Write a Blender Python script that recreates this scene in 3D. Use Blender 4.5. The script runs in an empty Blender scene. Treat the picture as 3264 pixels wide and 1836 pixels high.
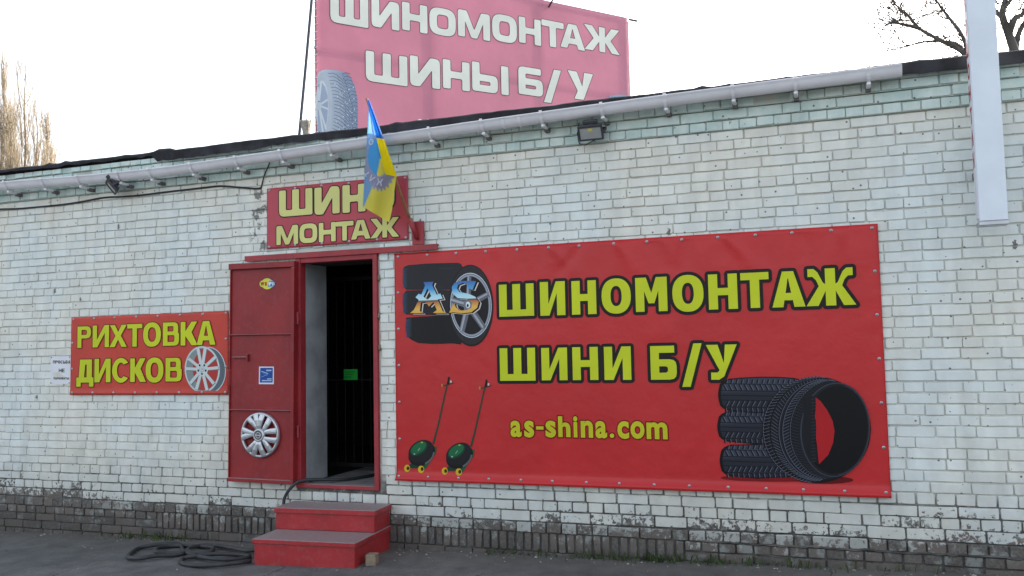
import bpy, math, random
from mathutils import Vector, Matrix
from mathutils.geometry import tessellate_polygon
R = math.radians
SC = bpy.context.scene
COL = SC.collection

# ------------------------------------------------------------------ camera
EYE = Vector((0.0, -6.97, 1.70))
YAW, PITCH, ROLL, FOC = R(-19.69), R(3.99), R(-1.158), 2774.0
_f = Vector((math.sin(YAW)*math.cos(PITCH), math.cos(YAW)*math.cos(PITCH), math.sin(PITCH)))
_r0 = Vector((math.cos(YAW), -math.sin(YAW), 0)); _u0 = _r0.cross(_f)
_r = math.cos(ROLL)*_r0 + math.sin(ROLL)*_u0
_u = -math.sin(ROLL)*_r0 + math.cos(ROLL)*_u0
cd = bpy.data.cameras.new('camera'); cam = bpy.data.objects.new('camera', cd); COL.objects.link(cam)
cd.sensor_fit = 'HORIZONTAL'; cd.sensor_width = 36.0; cd.lens = FOC/3264*36.0
cd.clip_start = 0.05; cd.clip_end = 2000
cam.matrix_world = Matrix(((_r.x, _u.x, -_f.x, EYE.x), (_r.y, _u.y, -_f.y, EYE.y), (_r.z, _u.z, -_f.z, EYE.z), (0, 0, 0, 1)))
SC.camera = cam

# ------------------------------------------------------------------ sky, sun, exposure
SUN_EL, SUN_AZ = R(27), R(24)           # azimuth clockwise from +Y: the sun stands behind the building
w = bpy.data.worlds.new('World'); SC.world = w; w.use_nodes = True
nt = w.node_tree; bgn = nt.nodes['Background']
sky = nt.nodes.new('ShaderNodeTexSky'); sky.sky_type = 'NISHITA'; sky.sun_disc = False
sky.sun_elevation = SUN_EL; sky.sun_rotation = SUN_AZ
sky.air_density = 1.0; sky.dust_density = 4.0; sky.ozone_density = 1.0
hs = nt.nodes.new('ShaderNodeHueSaturation'); hs.inputs['Saturation'].default_value = .45     # thin bright haze takes the blue out
nt.links.new(sky.outputs[0], hs.inputs['Color']); nt.links.new(hs.outputs[0], bgn.inputs[0]); bgn.inputs[1].default_value = 0.15
sl = bpy.data.lights.new('sun', 'SUN'); sl.energy = 3.0; sl.angle = R(0.6); sl.color = (1.0, 0.93, 0.82)
so = bpy.data.objects.new('sun', sl); COL.objects.link(so)
sd = Vector((math.sin(SUN_AZ)*math.cos(SUN_EL), math.cos(SUN_AZ)*math.cos(SUN_EL), math.sin(SUN_EL)))
so.rotation_euler = sd.to_track_quat('Z', 'Y').to_euler(); so.location = (30, 30, 30)
SC.view_settings.view_transform = 'Standard'; SC.view_settings.look = 'None'
SC.view_settings.gamma = 1.0; SC.view_settings.exposure = 1.75
SC.view_settings.use_curve_mapping = False
SC.render.film_transparent = False

# ------------------------------------------------------------------ helpers
rng = random.Random(7)
def ray(x, y): return _f + _r*((x-1632)/FOC) - _u*((y-918)/FOC)
def at(x, y, Y=0.0):
    d = ray(x, y); return EYE + d*((Y-EYE.y)/d.y)
def lin(c): return tuple((v/255/12.92 if v/255 <= .04045 else ((v/255+.055)/1.055)**2.4) for v in c)
def C(r, g, b, k=1.0):
    return tuple(min(.9, v*k) for v in lin((r, g, b)))+(1,)

def wloc(o):
    p = Vector((0, 0, 0))
    while o: p += o.location; o = o.parent
    return p
def link(o, parent=None):
    COL.objects.link(o)
    if parent: o.parent = parent
    return o
def tag(o, label=None, cat=None, group=None, kind=None):
    if label: o['label'] = label
    if cat: o['category'] = cat
    if group: o['group'] = group
    if kind: o['kind'] = kind
    return o
def thing(name, label, cat, loc, group=None):
    o = bpy.data.objects.new(name, None); o.empty_display_size = .1; o.location = loc
    return tag(link(o), label, cat, group)

class MB:
    """collects world-space geometry, builds ONE mesh object"""
    def __init__(s): s.v = []; s.f = []; s.m = []; s.c = []
    def add(s, vs, fs, m=0, c=None):
        b = len(s.v); s.v += [tuple(v) for v in vs]; s.f += [tuple(i+b for i in f) for f in fs]; s.m += [m]*len(fs)
        if c is not None:
            s.c += (c if isinstance(c, list) else [c]*len(vs))
        return s
    def box(s, x0, x1, y0, y1, z0, z1, m=0, M=None, bev=0.0):
        vs = [Vector((x, y, z)) for z in (z0, z1) for y in (y0, y1) for x in (x0, x1)]
        if bev > 0:
            vs = []
            b = bev
            for z in (z0, z1):
                for y in (y0, y1):
                    for x in (x0, x1):
                        sx = b if x == x0 else -b; sy = b if y == y0 else -b; sz = b if z == z0 else -b
                        vs += [Vector((x, y+sy, z+sz)), Vector((x+sx, y, z+sz)), Vector((x+sx, y+sy, z))]
            i = lambda a, k: a*3+k
            fs = [(i(0,0), i(4,0), i(6,0), i(2,0)), (i(1,0), i(3,0), i(7,0), i(5,0)),
                  (i(0,1), i(1,1), i(5,1), i(4,1)), (i(2,1), i(6,1), i(7,1), i(3,1)),
                  (i(0,2), i(2,2), i(3,2), i(1,2)), (i(4,2), i(5,2), i(7,2), i(6,2))]
            for a, c in ((0,1),(2,3),(4,5),(6,7)): fs.append((i(a,1), i(c,1), i(c,2), i(a,2)))
            for a, c in ((0,2),(1,3),(4,6),(5,7)): fs.append((i(a,0), i(c,0), i(c,2), i(a,2)))
            for a, c in ((0,4),(1,5),(2,6),(3,7)): fs.append((i(a,0), i(c,0), i(c,1), i(a,1)))
            for a in range(8): fs.append((i(a,0), i(a,1), i(a,2)))
        else:
            fs = [(0,2,3,1), (4,5,7,6), (0,1,5,4), (2,6,7,3), (0,4,6,2), (1,3,7,5)]
        if M is not None: vs = [M @ v for v in vs]
        return s.add(vs, fs, m)
    def tube(s, pts, rad, n=8, m=0, cap=True, c=None):
        pts = [Vector(p) for p in pts]; rs = rad if isinstance(rad, (list, tuple)) else [rad]*len(pts)
        vs, fs = [], []; ref = None
        for i, p in enumerate(pts):
            t = (pts[min(i+1, len(pts)-1)] - pts[max(i-1, 0)])
            if t.length < 1e-9: t = Vector((0, 0, 1))
            t.normalize()
            if ref is None: ref = Vector((0, 0, 1)) if abs(t.z) < .9 else Vector((1, 0, 0))
            a = t.cross(ref)
            if a.length < 1e-6: a = t.cross(Vector((0, 1, 0)))
            a.normalize(); b = t.cross(a); ref = -b if False else ref
            for k in range(n):
                th = 2*math.pi*k/n; vs.append(p + (a*math.cos(th)+b*math.sin(th))*rs[i])
        for i in range(len(pts)-1):
            for k in range(n):
                fs.append((i*n+k, i*n+(k+1) % n, (i+1)*n+(k+1) % n, (i+1)*n+k))
        if cap: fs += [tuple(range(n-1, -1, -1)), tuple((len(pts)-1)*n+k for k in range(n))]
        return s.add(vs, fs, m, c)
    def build(s, name, mat, parent=None, smooth=False, loc=None):
        o0 = wloc(parent) if parent else Vector(loc or (0, 0, 0))
        me = bpy.data.meshes.new(name)
        me.from_pydata([(v[0]-o0.x, v[1]-o0.y, v[2]-o0.z) for v in s.v], [], s.f)
        for mm in (mat if isinstance(mat, (list, tuple)) else [mat]): me.materials.append(mm)
        if any(s.m): me.polygons.foreach_set('material_index', s.m)
        if s.c:
            ca = me.color_attributes.new('Col', 'FLOAT_COLOR', 'POINT')
            ca.data.foreach_set('color', [x for c in s.c for x in c])
        if smooth: me.polygons.foreach_set('use_smooth', [True]*len(me.polygons))
        me.update(); me.validate()
        o = bpy.data.objects.new(name, me)
        if not parent: o.location = o0
        return link(o, parent)

def catmull(pts, n=8, closed=False):
    pts = [Vector(p) for p in pts]; out = []
    for i in range(len(pts)-1):
        p0, p1, p2, p3 = pts[max(i-1, 0)], pts[i], pts[i+1], pts[min(i+2, len(pts)-1)]
        for k in range(n):
            t = k/n
            out.append(.5*((2*p1)+(p2-p0)*t+(2*p0-5*p1+4*p2-p3)*t*t+(-p0+3*p1-3*p2+p3)*t**3))
    out.append(pts[-1]); return out

# ------------------------------------------------------------------ materials
def newmat(name):
    m = bpy.data.materials.new(name); m.use_nodes = True
    t = m.node_tree; p = t.nodes['Principled BSDF']; return m, t, p
class NT:
    def __init__(s, t): s.t = t
    def n(s, typ, props=None, **ins):
        nd = s.t.nodes.new('ShaderNode'+typ)
        for k, v in (props or {}).items(): setattr(nd, k, v)
        for k, v in ins.items():
            key = int(k[1:]) if k[0] == '_' else k.replace('_', ' ')
            s.set(nd.inputs[key], v)
        return nd
    def set(s, sock, v):
        if hasattr(v, 'is_output') or isinstance(v, bpy.types.NodeSocket): s.t.links.new(v, sock)
        else:
            if isinstance(v, tuple) and hasattr(sock.default_value, '__len__'): v = v[:len(sock.default_value)]
            sock.default_value = v
    def math(s, op, a, b=0.0, c=0.0, clamp=False):
        nd = s.t.nodes.new('ShaderNodeMath'); nd.operation = op; nd.use_clamp = clamp
        s.set(nd.inputs[0], a); s.set(nd.inputs[1], b); s.set(nd.inputs[2], c); return nd.outputs[0]
    def noise(s, vec, scale, detail=3, rough=.55, dist=0.0):
        nd = s.n('TexNoise'); s.set(nd.inputs['Vector'], vec); nd.inputs['Scale'].default_value = scale
        nd.inputs['Detail'].default_value = detail; nd.inputs['Roughness'].default_value = rough; nd.inputs['Distortion'].default_value = dist
        return nd.outputs['Fac']
    def smooth(s, v, a, b, lo=0.0, hi=1.0):
        nd = s.n('MapRange', {'interpolation_type': 'SMOOTHSTEP'}); s.set(nd.inputs[0], v)
        for i, x in enumerate((a, b, lo, hi)): s.set(nd.inputs[i+1], x)
        return nd.outputs[0]
    def mix(s, f, a, b, blend='MIX'):
        nd = s.t.nodes.new('ShaderNodeMix'); nd.data_type = 'RGBA'; nd.blend_type = blend
        s.set(nd.inputs[0], f); s.set(nd.inputs[6], a); s.set(nd.inputs[7], b); return nd.outputs[2]
    def scl(s, col, f):
        nd = s.t.nodes.new('ShaderNodeVectorMath'); nd.operation = 'SCALE'; s.set(nd.inputs[0], col); s.set(nd.inputs[3], f); return nd.outputs[0]
    def bump(s, h, strength=.3, dist=.01):
        nd = s.n('Bump'); nd.inputs['Strength'].default_value = strength; nd.inputs['Distance'].default_value = dist
        s.set(nd.inputs['Height'], h); return nd.outputs[0]

def simple(name, col, rough=.6, metal=0.0, var=.12, vscale=6, bump=.15, bscale=60, spec=.4):
    m, t, p = newmat(name); g = NT(t); pos = g.n('NewGeometry').outputs['Position']
    n1 = g.noise(pos, vscale, 4); n2 = g.noise(pos, bscale, 3)
    f = g.smooth(n1, .3, .7, 1-var, 1+var)
    t.links.new(g.scl(col, f), p.inputs['Base Color'])
    p.inputs['Roughness'].default_value = rough; p.inputs['Metallic'].default_value = metal
    p.inputs['Specular IOR Level'].default_value = spec
    if bump: t.links.new(g.bump(n2, bump, .004), p.inputs['Normal'])
    return m

PAINT_A, PAINT_B = (.755, .745, .665, 1), (.70, .75, .725, 1)
def brick_mat(name, mint=False, mortar=False):
    m, t, p = newmat(name); g = NT(t)
    geo = g.n('NewGeometry'); pos = geo.outputs['Position']
    sep = g.n('SeparateXYZ', _0=pos); X, Z = sep.outputs[0], sep.outputs[2]
    at_ = g.n('Attribute', {'attribute_name': 'rnd'}); oi = g.n('ObjectInfo')
    rnd = g.math('FRACT', g.math('ADD', at_.outputs['Fac'], oi.outputs['Random']))
    rnd2 = g.math('FRACT', g.math('MULTIPLY', rnd, 17.31))
    big = g.noise(pos, .9, 3); mid = g.noise(pos, 7, 5); fine = g.noise(pos, 55, 4, .6)
    streak = g.noise(g.n('Mapping', Vector=pos, Scale=(9, 9, .9)).outputs[0], 1.0, 4)
    if mint:
        paint = g.mix(g.smooth(mid, .3, .7), (.52, .655, .61, 1), (.64, .725, .68, 1))
    else:
        warm = g.math('ADD', g.smooth(Z, 2.9, 3.4, 0, .35), g.smooth(X, -3.5, -8, 0, .12))
        bb = g.math('SUBTRACT', g.math('ADD', g.smooth(big, .35, .65), g.math('MULTIPLY', rnd, .22)), warm)
        paint = g.mix(bb, PAINT_A, PAINT_B)
    k = g.math('MULTIPLY', g.smooth(rnd, 0, 1, .965, 1.03), g.smooth(mid, .25, .75, .93, 1.05))
    k = g.math('MULTIPLY', k, g.smooth(streak, .3, .75, 1.03, .92))
    paint = g.scl(paint, k)
    if mortar: paint = g.mix(g.smooth(mid, .35, .7), g.scl(paint, .89), (.51, .495, .43, 1))  # mortar paint darkened to add to the joint shade; beige is its own
    grime = g.math('MULTIPLY', g.smooth(g.noise(pos, 2.3, 7, .72), .50, .72), .24)
    paint = g.mix(grime, paint, (.43, .42, .36, 1))
    # dust and splash dirt towards the ground
    dirt = g.math('MULTIPLY', g.smooth(g.math('ADD', Z, g.math('MULTIPLY', mid, .5)), 1.25, .45), .38)
    paint = g.mix(dirt, paint, (.33, .325, .285, 1))
    # bare brick where the paint has come away
    n3 = g.noise(pos, 26, 8, .72, .3); nbig = g.noise(pos, 3.1, 4); n5 = g.noise(pos, 9, 5, .65)
    bare = g.mix(rnd2, (.080, .066, .058, 1), (.20, .150, .125, 1))
    bare = g.mix(g.smooth(fine, .35, .7), bare, (.15, .152, .14, 1))
    if mortar: bare = g.mix(g.smooth(mid, .3, .7), (.065, .062, .056, 1), (.15, .142, .128, 1))
    edge = g.math('ADD', .235, g.smooth(X, 0, 1.0, 0, .10))
    edge = g.math('ADD', edge, g.smooth(X, -6.0, -7.6, 0, .10))
    h = g.math('ADD', g.math('SUBTRACT', Z, edge), g.math('MULTIPLY', g.math('SUBTRACT', n3, .5), .74))
    h = g.math('ADD', h, g.math('MULTIPLY', g.math('SUBTRACT', nbig, .5), .22))
    h = g.math('ADD', h, g.math('MULTIPLY', g.math('SUBTRACT', rnd2, .55), .16))
    peel = g.smooth(h, .012, -.012)
    # knocked strip of wall beside the banner over the door
    sx = g.math('ABSOLUTE', g.math('ADD', X, 5.03)); strip = g.math('MULTIPLY', g.smooth(sx, .16, .05), g.math('MULTIPLY', g.smooth(Z, 2.62, 2.72), g.smooth(Z, 3.33, 3.2)))
    peel = g.math('MAXIMUM', peel, g.math('MULTIPLY', strip, g.smooth(n5, .53, .57)))
    if mortar: peel = g.math('MAXIMUM', peel, g.smooth(g.math('ADD', Z, g.math('MULTIPLY', n5, .45)), .92, .66))
    # grey dirt over brick and leftover paint near the ground, with paler remnants of paint
    soot = g.smooth(g.math('ADD', Z, g.math('MULTIPLY', nbig, .25)), .36, .12)
    bare = g.mix(g.math('MULTIPLY', soot, .5), bare, (.058, .054, .050, 1))
    rem = g.math('MULTIPLY', g.smooth(n5, .52, .64), g.smooth(Z, -.05, .24, .15, .9))
    bare = g.mix(rem, bare, (.27, .285, .265, 1))
    paint = g.mix(g.math('MULTIPLY', g.smooth(Z, .275, .255), .62), paint, (.24, .255, .24, 1))
    col = g.mix(peel, paint, bare)
    # pellet pits and knocks
    fl2 = g.n('CombineXYZ', _0=X, _1=Z).outputs[0]
    vo = g.n('TexVoronoi', {'voronoi_dimensions': '2D'}, Vector=fl2, Scale=8.0); vr = g.n('SeparateColor', _0=vo.outputs['Color'])
    rad = g.smooth(vr.outputs[1], .1, 1.0, .022, .062)
    pit = g.math('MULTIPLY', g.math('LESS_THAN', vo.outputs['Distance'], rad), g.math('GREATER_THAN', vr.outputs[0], .38))
    vo2 = g.n('TexVoronoi', Vector=g.n('Mapping', Vector=pos, Scale=(1, 0, .55)).outputs[0], Scale=3.6); vr2 = g.n('SeparateColor', _0=vo2.outputs['Color'])
    ragged = g.math('ADD', vo2.outputs['Distance'], g.math('MULTIPLY', g.math('SUBTRACT', g.noise(pos, 60, 3), .5), .16))
    pit2 = g.math('MULTIPLY', g.math('LESS_THAN', ragged, .060), g.math('GREATER_THAN', vr2.outputs[0], .55))
    pit = g.math('MAXIMUM', pit, pit2)
    if not mortar: col = g.mix(g.math('MULTIPLY', pit, .82), col, (.07, .065, .058, 1))
    t.links.new(col, p.inputs['Base Color'])
    p.inputs['Roughness'].default_value = .78; p.inputs['Specular IOR Level'].default_value = .25
    hh = g.math('ADD', g.math('MULTIPLY', mid, .6), g.math('MULTIPLY', fine, .35))
    hh = g.math('SUBTRACT', hh, g.math('MULTIPLY', g.math('MAXIMUM', peel, pit), .35))
    t.links.new(g.bump(hh, .55, .008), p.inputs['Normal'])
    return m

def print_mat(name, rough=.45, trans=0.0):
    m, t, p = newmat(name); g = NT(t)
    a = g.n('Attribute', {'attribute_name': 'Col'}); pos = g.n('NewGeometry').outputs['Position']
    n1 = g.noise(pos, 2.2, 4)
    col = g.scl(a.outputs['Color'], g.smooth(n1, .3, .7, .93, 1.05))
    t.links.new(col, p.inputs['Base Color']); p.inputs['Roughness'].default_value = rough; p.inputs['Specular IOR Level'].default_value = .2
    if trans:
        tr = g.n('BsdfTranslucent'); t.links.new(col, tr.inputs[0]); mx = g.n('MixShader'); mx.inputs[0].default_value = trans
        t.links.new(p.outputs[0], mx.inputs[1]); t.links.new(tr.outputs[0], mx.inputs[2])
        t.links.new(mx.outputs[0], t.nodes['Material Output'].inputs[0])
    return m
def vinyl(name, col, rough=.38, trans=0.0, var=.06):
    m, t, p = newmat(name); g = NT(t); pos = g.n('NewGeometry').outputs['Position']
    n1 = g.noise(pos, 1.3, 3); n2 = g.noise(pos, 7, 3)
    c = g.scl(col, g.smooth(n1, .3, .7, 1-var, 1+var))
    t.links.new(c, p.inputs['Base Color']); p.inputs['Roughness'].default_value = rough; p.inputs['Specular IOR Level'].default_value = .32
    t.links.new(g.bump(g.math('ADD', n2, g.math('MULTIPLY', g.noise(pos, 2.1, 2), 2.0)), .22, .02), p.inputs['Normal'])
    if trans:
        tr = g.n('BsdfTranslucent'); t.links.new(c, tr.inputs[0]); mx = g.n('MixShader'); mx.inputs[0].default_value = trans
        t.links.new(p.outputs[0], mx.inputs[1]); t.links.new(tr.outputs[0], mx.inputs[2])
        t.links.new(mx.outputs[0], t.nodes['Material Output'].inputs[0])
    return m
def steel_red(name, col, dust=.25):
    m, t, p = newmat(name); g = NT(t); geo = g.n('NewGeometry'); pos = geo.outputs['Position']
    n1 = g.noise(pos, 3, 5); n2 = g.noise(pos, 22, 6, .65); n3 = g.noise(pos, 90, 3)
    c = g.scl(col, g.smooth(n1, .3, .7, .86, 1.1))
    nz = g.n('SeparateXYZ', _0=geo.outputs['Normal']).outputs[2]
    up = g.smooth(nz, .35, .8)
    df = g.math('ADD', g.math('MULTIPLY', g.smooth(n2, .45, .75), dust*.6), g.math('MULTIPLY', up, g.smooth(n2, .15, .7, .70, .97)))
    c = g.mix(df, c, (.26, .235, .235, 1))
    chip = g.math('MULTIPLY', g.smooth(g.noise(pos, 30, 6, .72), .655, .685), .8)
    c = g.mix(chip, c, (.07, .04, .035, 1))
    t.links.new(c, p.inputs['Base Color']); p.inputs['Roughness'].default_value = .5; p.inputs['Specular IOR Level'].default_value = .4
    t.links.new(g.bump(g.math('ADD', n1, g.math('MULTIPLY', n3, .12)), .25, .01), p.inputs['Normal'])
    return m
def asphalt():
    m, t, p = newmat('asphalt'); g = NT(t); pos = g.n('NewGeometry').outputs['Position']
    sep = g.n('SeparateXYZ', _0=pos); Y = sep.outputs[1]
    n1 = g.noise(pos, .8, 5); n2 = g.noise(pos, 6, 6, .6); n3 = g.noise(pos, 120, 3, .7); n4 = g.noise(pos, 320, 2)
    c = g.mix(g.smooth(n1, .35, .65), (.112, .115, .116, 1), (.155, .154, .150, 1))
    c = g.scl(c, g.smooth(n2, .3, .75, .78, 1.15)); c = g.scl(c, g.smooth(n3, .25, .75, .65, 1.32))
    dust = g.math('MULTIPLY', g.smooth(g.math('ADD', Y, g.math('MULTIPLY', n2, .5)), -.45, .22), .55)
    c = g.mix(dust, c, (.135, .120, .100, 1))
    pale = g.math('GREATER_THAN', n4, .70); c = g.mix(g.math('MULTIPLY', pale, .5), c, (.30, .29, .27, 1))
    # cracks
    wv = g.n('VectorMath', {'operation': 'ADD'}, _0=pos, _1=g.scl(g.n('TexNoise', Vector=pos, Scale=1.7, Detail=5.0).outputs['Color'], .55)).outputs[0]
    vd = g.n('TexVoronoi', {'feature': 'DISTANCE_TO_EDGE'}, Vector=wv, Scale=.75).outputs['Distance']
    crack = g.math('MULTIPLY', g.smooth(vd, .006, .002), g.smooth(n1, .48, .60)); c = g.mix(g.math('MULTIPLY', crack, .7), c, (.02, .02, .02, 1))
    t.links.new(c, p.inputs['Base Color']); p.inputs['Roughness'].default_value = .85; p.inputs['Specular IOR Level'].default_value = .25
    h = g.math('ADD', g.math('MULTIPLY', n3, .5), g.math('MULTIPLY', n2, .9)); h = g.math('SUBTRACT', h, crack)
    t.links.new(g.bump(h, .7, .012), p.inputs['Normal']); return m

M = dict(
    brick=brick_mat('painted_brick'), mint=brick_mat('mint_brick', mint=True), mortar=brick_mat('painted_mortar', mortar=True),
    mintmortar=brick_mat('mint_mortar', mint=True, mortar=True),
    felt=simple('roofing_felt', (.034, .034, .038, 1), .85, var=.4, vscale=5, bump=.8, bscale=30, spec=.2),
    gutter=simple('white_plastic', (.70, .70, .73, 1), .32, var=.05, bump=.03), clip=simple('white_clip', (.74, .74, .77, 1), .4, var=.04, bump=0),
    dark_arm=simple('dark_bracket', (.13, .12, .115, 1), .7), asphalt=asphalt(),
    door=steel_red('door_paint', (.26, .016, .019, 1), .12), frame=steel_red('frame_paint', (.33, .029, .037, 1), .15),
    step=steel_red('step_paint', (.36, .024, .028, 1), .26),
    plaster=simple('grey_plaster', (.30, .32, .33, 1), .85, var=.18, vscale=4, bump=.3, bscale=40),
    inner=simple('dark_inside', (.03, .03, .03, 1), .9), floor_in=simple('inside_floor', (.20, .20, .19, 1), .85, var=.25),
    grille=simple('grille_steel', (.010, .009, .008, 1), .7),
    banner=vinyl('red_vinyl', (.50, .022, .024, 1), .34), banner2=vinyl('faded_red_vinyl', (.52, .048, .030, 1), .40),
    banner3=vinyl('pink_red_vinyl', (.44, .055, .078, 1), .40), bill=vinyl('backlit_pink_vinyl', (.53, .20, .275, 1), .5, trans=.15),  # billboard red paled to pink: backlight glow put into the base colour
    printm=print_mat('print_ink'), printb=print_mat('backlit_print_ink', .5, trans=.30),
    zinc=simple('zinc', (.42, .43, .45, 1), .35, metal=.8, var=.1, bump=0), darkmetal=simple('dark_metal', (.045, .045, .055, 1), .5, bump=.05),
    glass=simple('lamp_glass', (.36, .38, .37, 1), .15, bump=0, spec=.6), led=simple('led_chip', (.62, .55, .15, 1), .4, bump=0),
    rubber=simple('black_rubber', (.036, .037, .040, 1), .55, var=.25, vscale=9, bump=.1), cable=simple('cable_rubber', (.02, .02, .022, 1), .5, bump=0),
    silver=simple('silver_paint', (.50, .52, .55, 1), .34, metal=.6, var=.06, bump=0), silverdark=simple('hub_plastic', (.07, .075, .085, 1), .4, bump=0),
    white=simple('white_board', (.72, .74, .78, 1), .5, var=.03, bump=0), alu=simple('box_side', (.70, .76, .82, 1), .5, var=.05, vscale=3, bump=.04),
    wood=simple('raw_wood', (.23, .18, .125, 1), .8, var=.25, vscale=14, bump=.3), polewood=simple('pole_wood', (.30, .15, .065, 1), .55, var=.2, vscale=20, bump=.1),
    bark=simple('poplar_bark', (.27, .21, .14, 1), .9, var=.3, vscale=3, bump=.3), twig=simple('poplar_twig', (.33, .265, .18, 1), .9, var=.2, vscale=2, bump=0),
    bark2=simple('dark_bark', (.11, .10, .09, 1), .9, var=.3, vscale=3, bump=.3), twig2=simple('dark_twig', (.14, .128, .115, 1), .9, var=.2, bump=0),
    grass=simple('weed_green', (.055, .085, .025, 1), .8, var=.4, vscale=12, bump=0), rubble=simple('rubble', (.24, .23, .21, 1), .9, var=.5, vscale=18, bump=.3),
    foot=simple('mortar_skim', (.085, .08, .073, 1), .9, var=.5, vscale=6, bump=.6, bscale=25), green=simple('green_card', (.02, .42, .05, 1), .5, var=.03, bump=0),
    pipe=simple('rusty_pipe', (.13, .115, .11, 1), .6, bump=.05), stub=simple('weathered_stub', (.33, .30, .25, 1), .9, var=.4, vscale=25, bump=.5),
)
def ground_z(x): return max(-.25, min(.2, .046+.0185*x))

# ------------------------------------------------------------------ ground
mb = MB(); xs = [-400, -60, -14] + [-13+.5*i for i in range(37)] + [9, 60, 400]; ys = [-400, -60, -12, -6, -3, -2, -1.4, -1, -.7, -.45, -.25, -.1, .2, 60, 400]
vs = []
for j, y in enumerate(ys):
    for i, x in enumerate(xs):
        e = rng.uniform(-.006, .006) if -3 < y < .05 and -14 < x < 9 else 0
        vs.append((x, y, ground_z(x)+e))
mb.add(vs, [(j*len(xs)+i, j*len(xs)+i+1, (j+1)*len(xs)+i+1, (j+1)*len(xs)+i) for j in range(len(ys)-1) for i in range(len(xs)-1)])
tag(mb.build('ground', M['asphalt'], smooth=True), 'grey cracked asphalt yard in front of the brick wall', None, None, 'structure')

# ------------------------------------------------------------------ building
XL, XR, TOP, DEPTH = -13.0, 5.5, 3.665, 10.0
DX0, DX1, DZ0, DZ1 = -4.575, -3.815, .505, 2.535          # door opening
bld = thing('brick_building', 'low white painted brick tyre workshop with mint cornice and open red door', 'building', (-3.75, 0, 0))
mb = MB(); T = .40; FX0, FX1, FZ0, FZ1 = -4.625, -3.772, .47, 2.585
mb.box(XL, FX0, 0, T, -.6, TOP); mb.box(FX1, XR, 0, T, -.6, TOP); mb.box(FX0, FX1, 0, T, FZ1, TOP); mb.box(FX0, FX1, 0, T, -.6, FZ0)
mb.box(XL, XL+.4, T+.002, DEPTH, -.6, TOP); mb.box(XR-.4, XR, T+.002, DEPTH, -.6, TOP); mb.box(XL, XR, DEPTH+.002, DEPTH+.4, -.6, TOP)
wall = mb.build('wall', M['mortar'], bld)

# --- bricks
def outline(w, h, n_mid, rr, jit):
    c = rr; p = []
    def e(a): return a + rng.uniform(-jit, jit)
    p += [(e(-w/2+c), -h/2), (0, e(-h/2))] if n_mid else [(e(-w/2+c), -h/2)]
    p += [(w/2-c, e(-h/2)), (w/2, e(-h/2+c)), (e(w/2), h/2-c), (e(w/2-c), h/2)]
    if n_mid: p += [(0, e(h/2))]
    p += [(-w/2+c, e(h/2)), (-w/2, e(h/2-c)), (e(-w/2), -h/2+c)]
    return p
def brick_geo(w, h, p, jit=.0025):
    o = outline(w, h, w > .15, rng.uniform(.004, .009), jit); n = len(o)
    ins = rng.uniform(.0025, .0045)
    tx, tz = rng.uniform(-.012, .012), rng.uniform(-.02, .02)
    vs = [(x, .004, z) for x, z in o] + [(x, -p*.45, z) for x, z in o]
    vs = vs
    sx, sz = (w/2-ins)/(w/2), (h/2-ins)/(h/2)
    vs += [(x*sx, -p + x*tx + z*tz, z*sz) for x, z in o]
    fs = []
    for k in (0, 1):
        for i in range(n): fs.append((k*n+i, k*n+(i+1) % n, (k+1)*n+(i+1) % n, (k+1)*n+i))
    fs.append(tuple(2*n+i for i in range(n)))
    return vs, fs
SHAPES = {}
for kind, (w_, h_) in {'S': (.25, .066), 'H': (.12, .066), 'V': (.062, .145)}.items():
    SHAPES[kind] = [brick_geo(w_, h_, .0135) for _ in range(9)]
NOM = {'S': (.25, .066), 'H': (.12, .066), 'V': (.062, .145)}

# course list from the top of the white wall downwards: (z_bottom, z_top, kind, y_out, paint)
courses = []
pat = 'SHSSSHSSHSHSHSSHSHSHSHSSSHSHSSSHSSSHSH'
z = 3.385; pitch = (3.385-.606)/35
for i in range(35):
    courses.append((z-pitch, z, pat[i], 0.0, 'brick')); z -= pitch
for dz, k in ((.088, 'H'), (.082, 'S'), (.083, 'H'), (.088, 'S')):
    courses.append((z-dz, z, k, 0.0, 'brick')); z -= dz          # down to about .265
courses.append((z-.085, z, 'H', .028, 'brick')); z -= .085
zpl = z
courses.append((z-.155, z, 'V', .022, 'brick')); z -= .155
for k in 'SHS': courses.append((z-.08, z, k, .03, 'brick')); z -= .08
for dz, k, yo in ((.078, 'H', .030), (.078, 'S', .046), (.078, 'H', .070), (.05, 'S', .088)):
    pass
zz = 3.385
for dz, k, yo in ((.079, 'H', .026), (.081, 'S', .040), (.076, 'H', .062), (.055, 'H', .078)):
    courses.append((zz, zz+dz, k, yo, 'mint')); zz += dz

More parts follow.
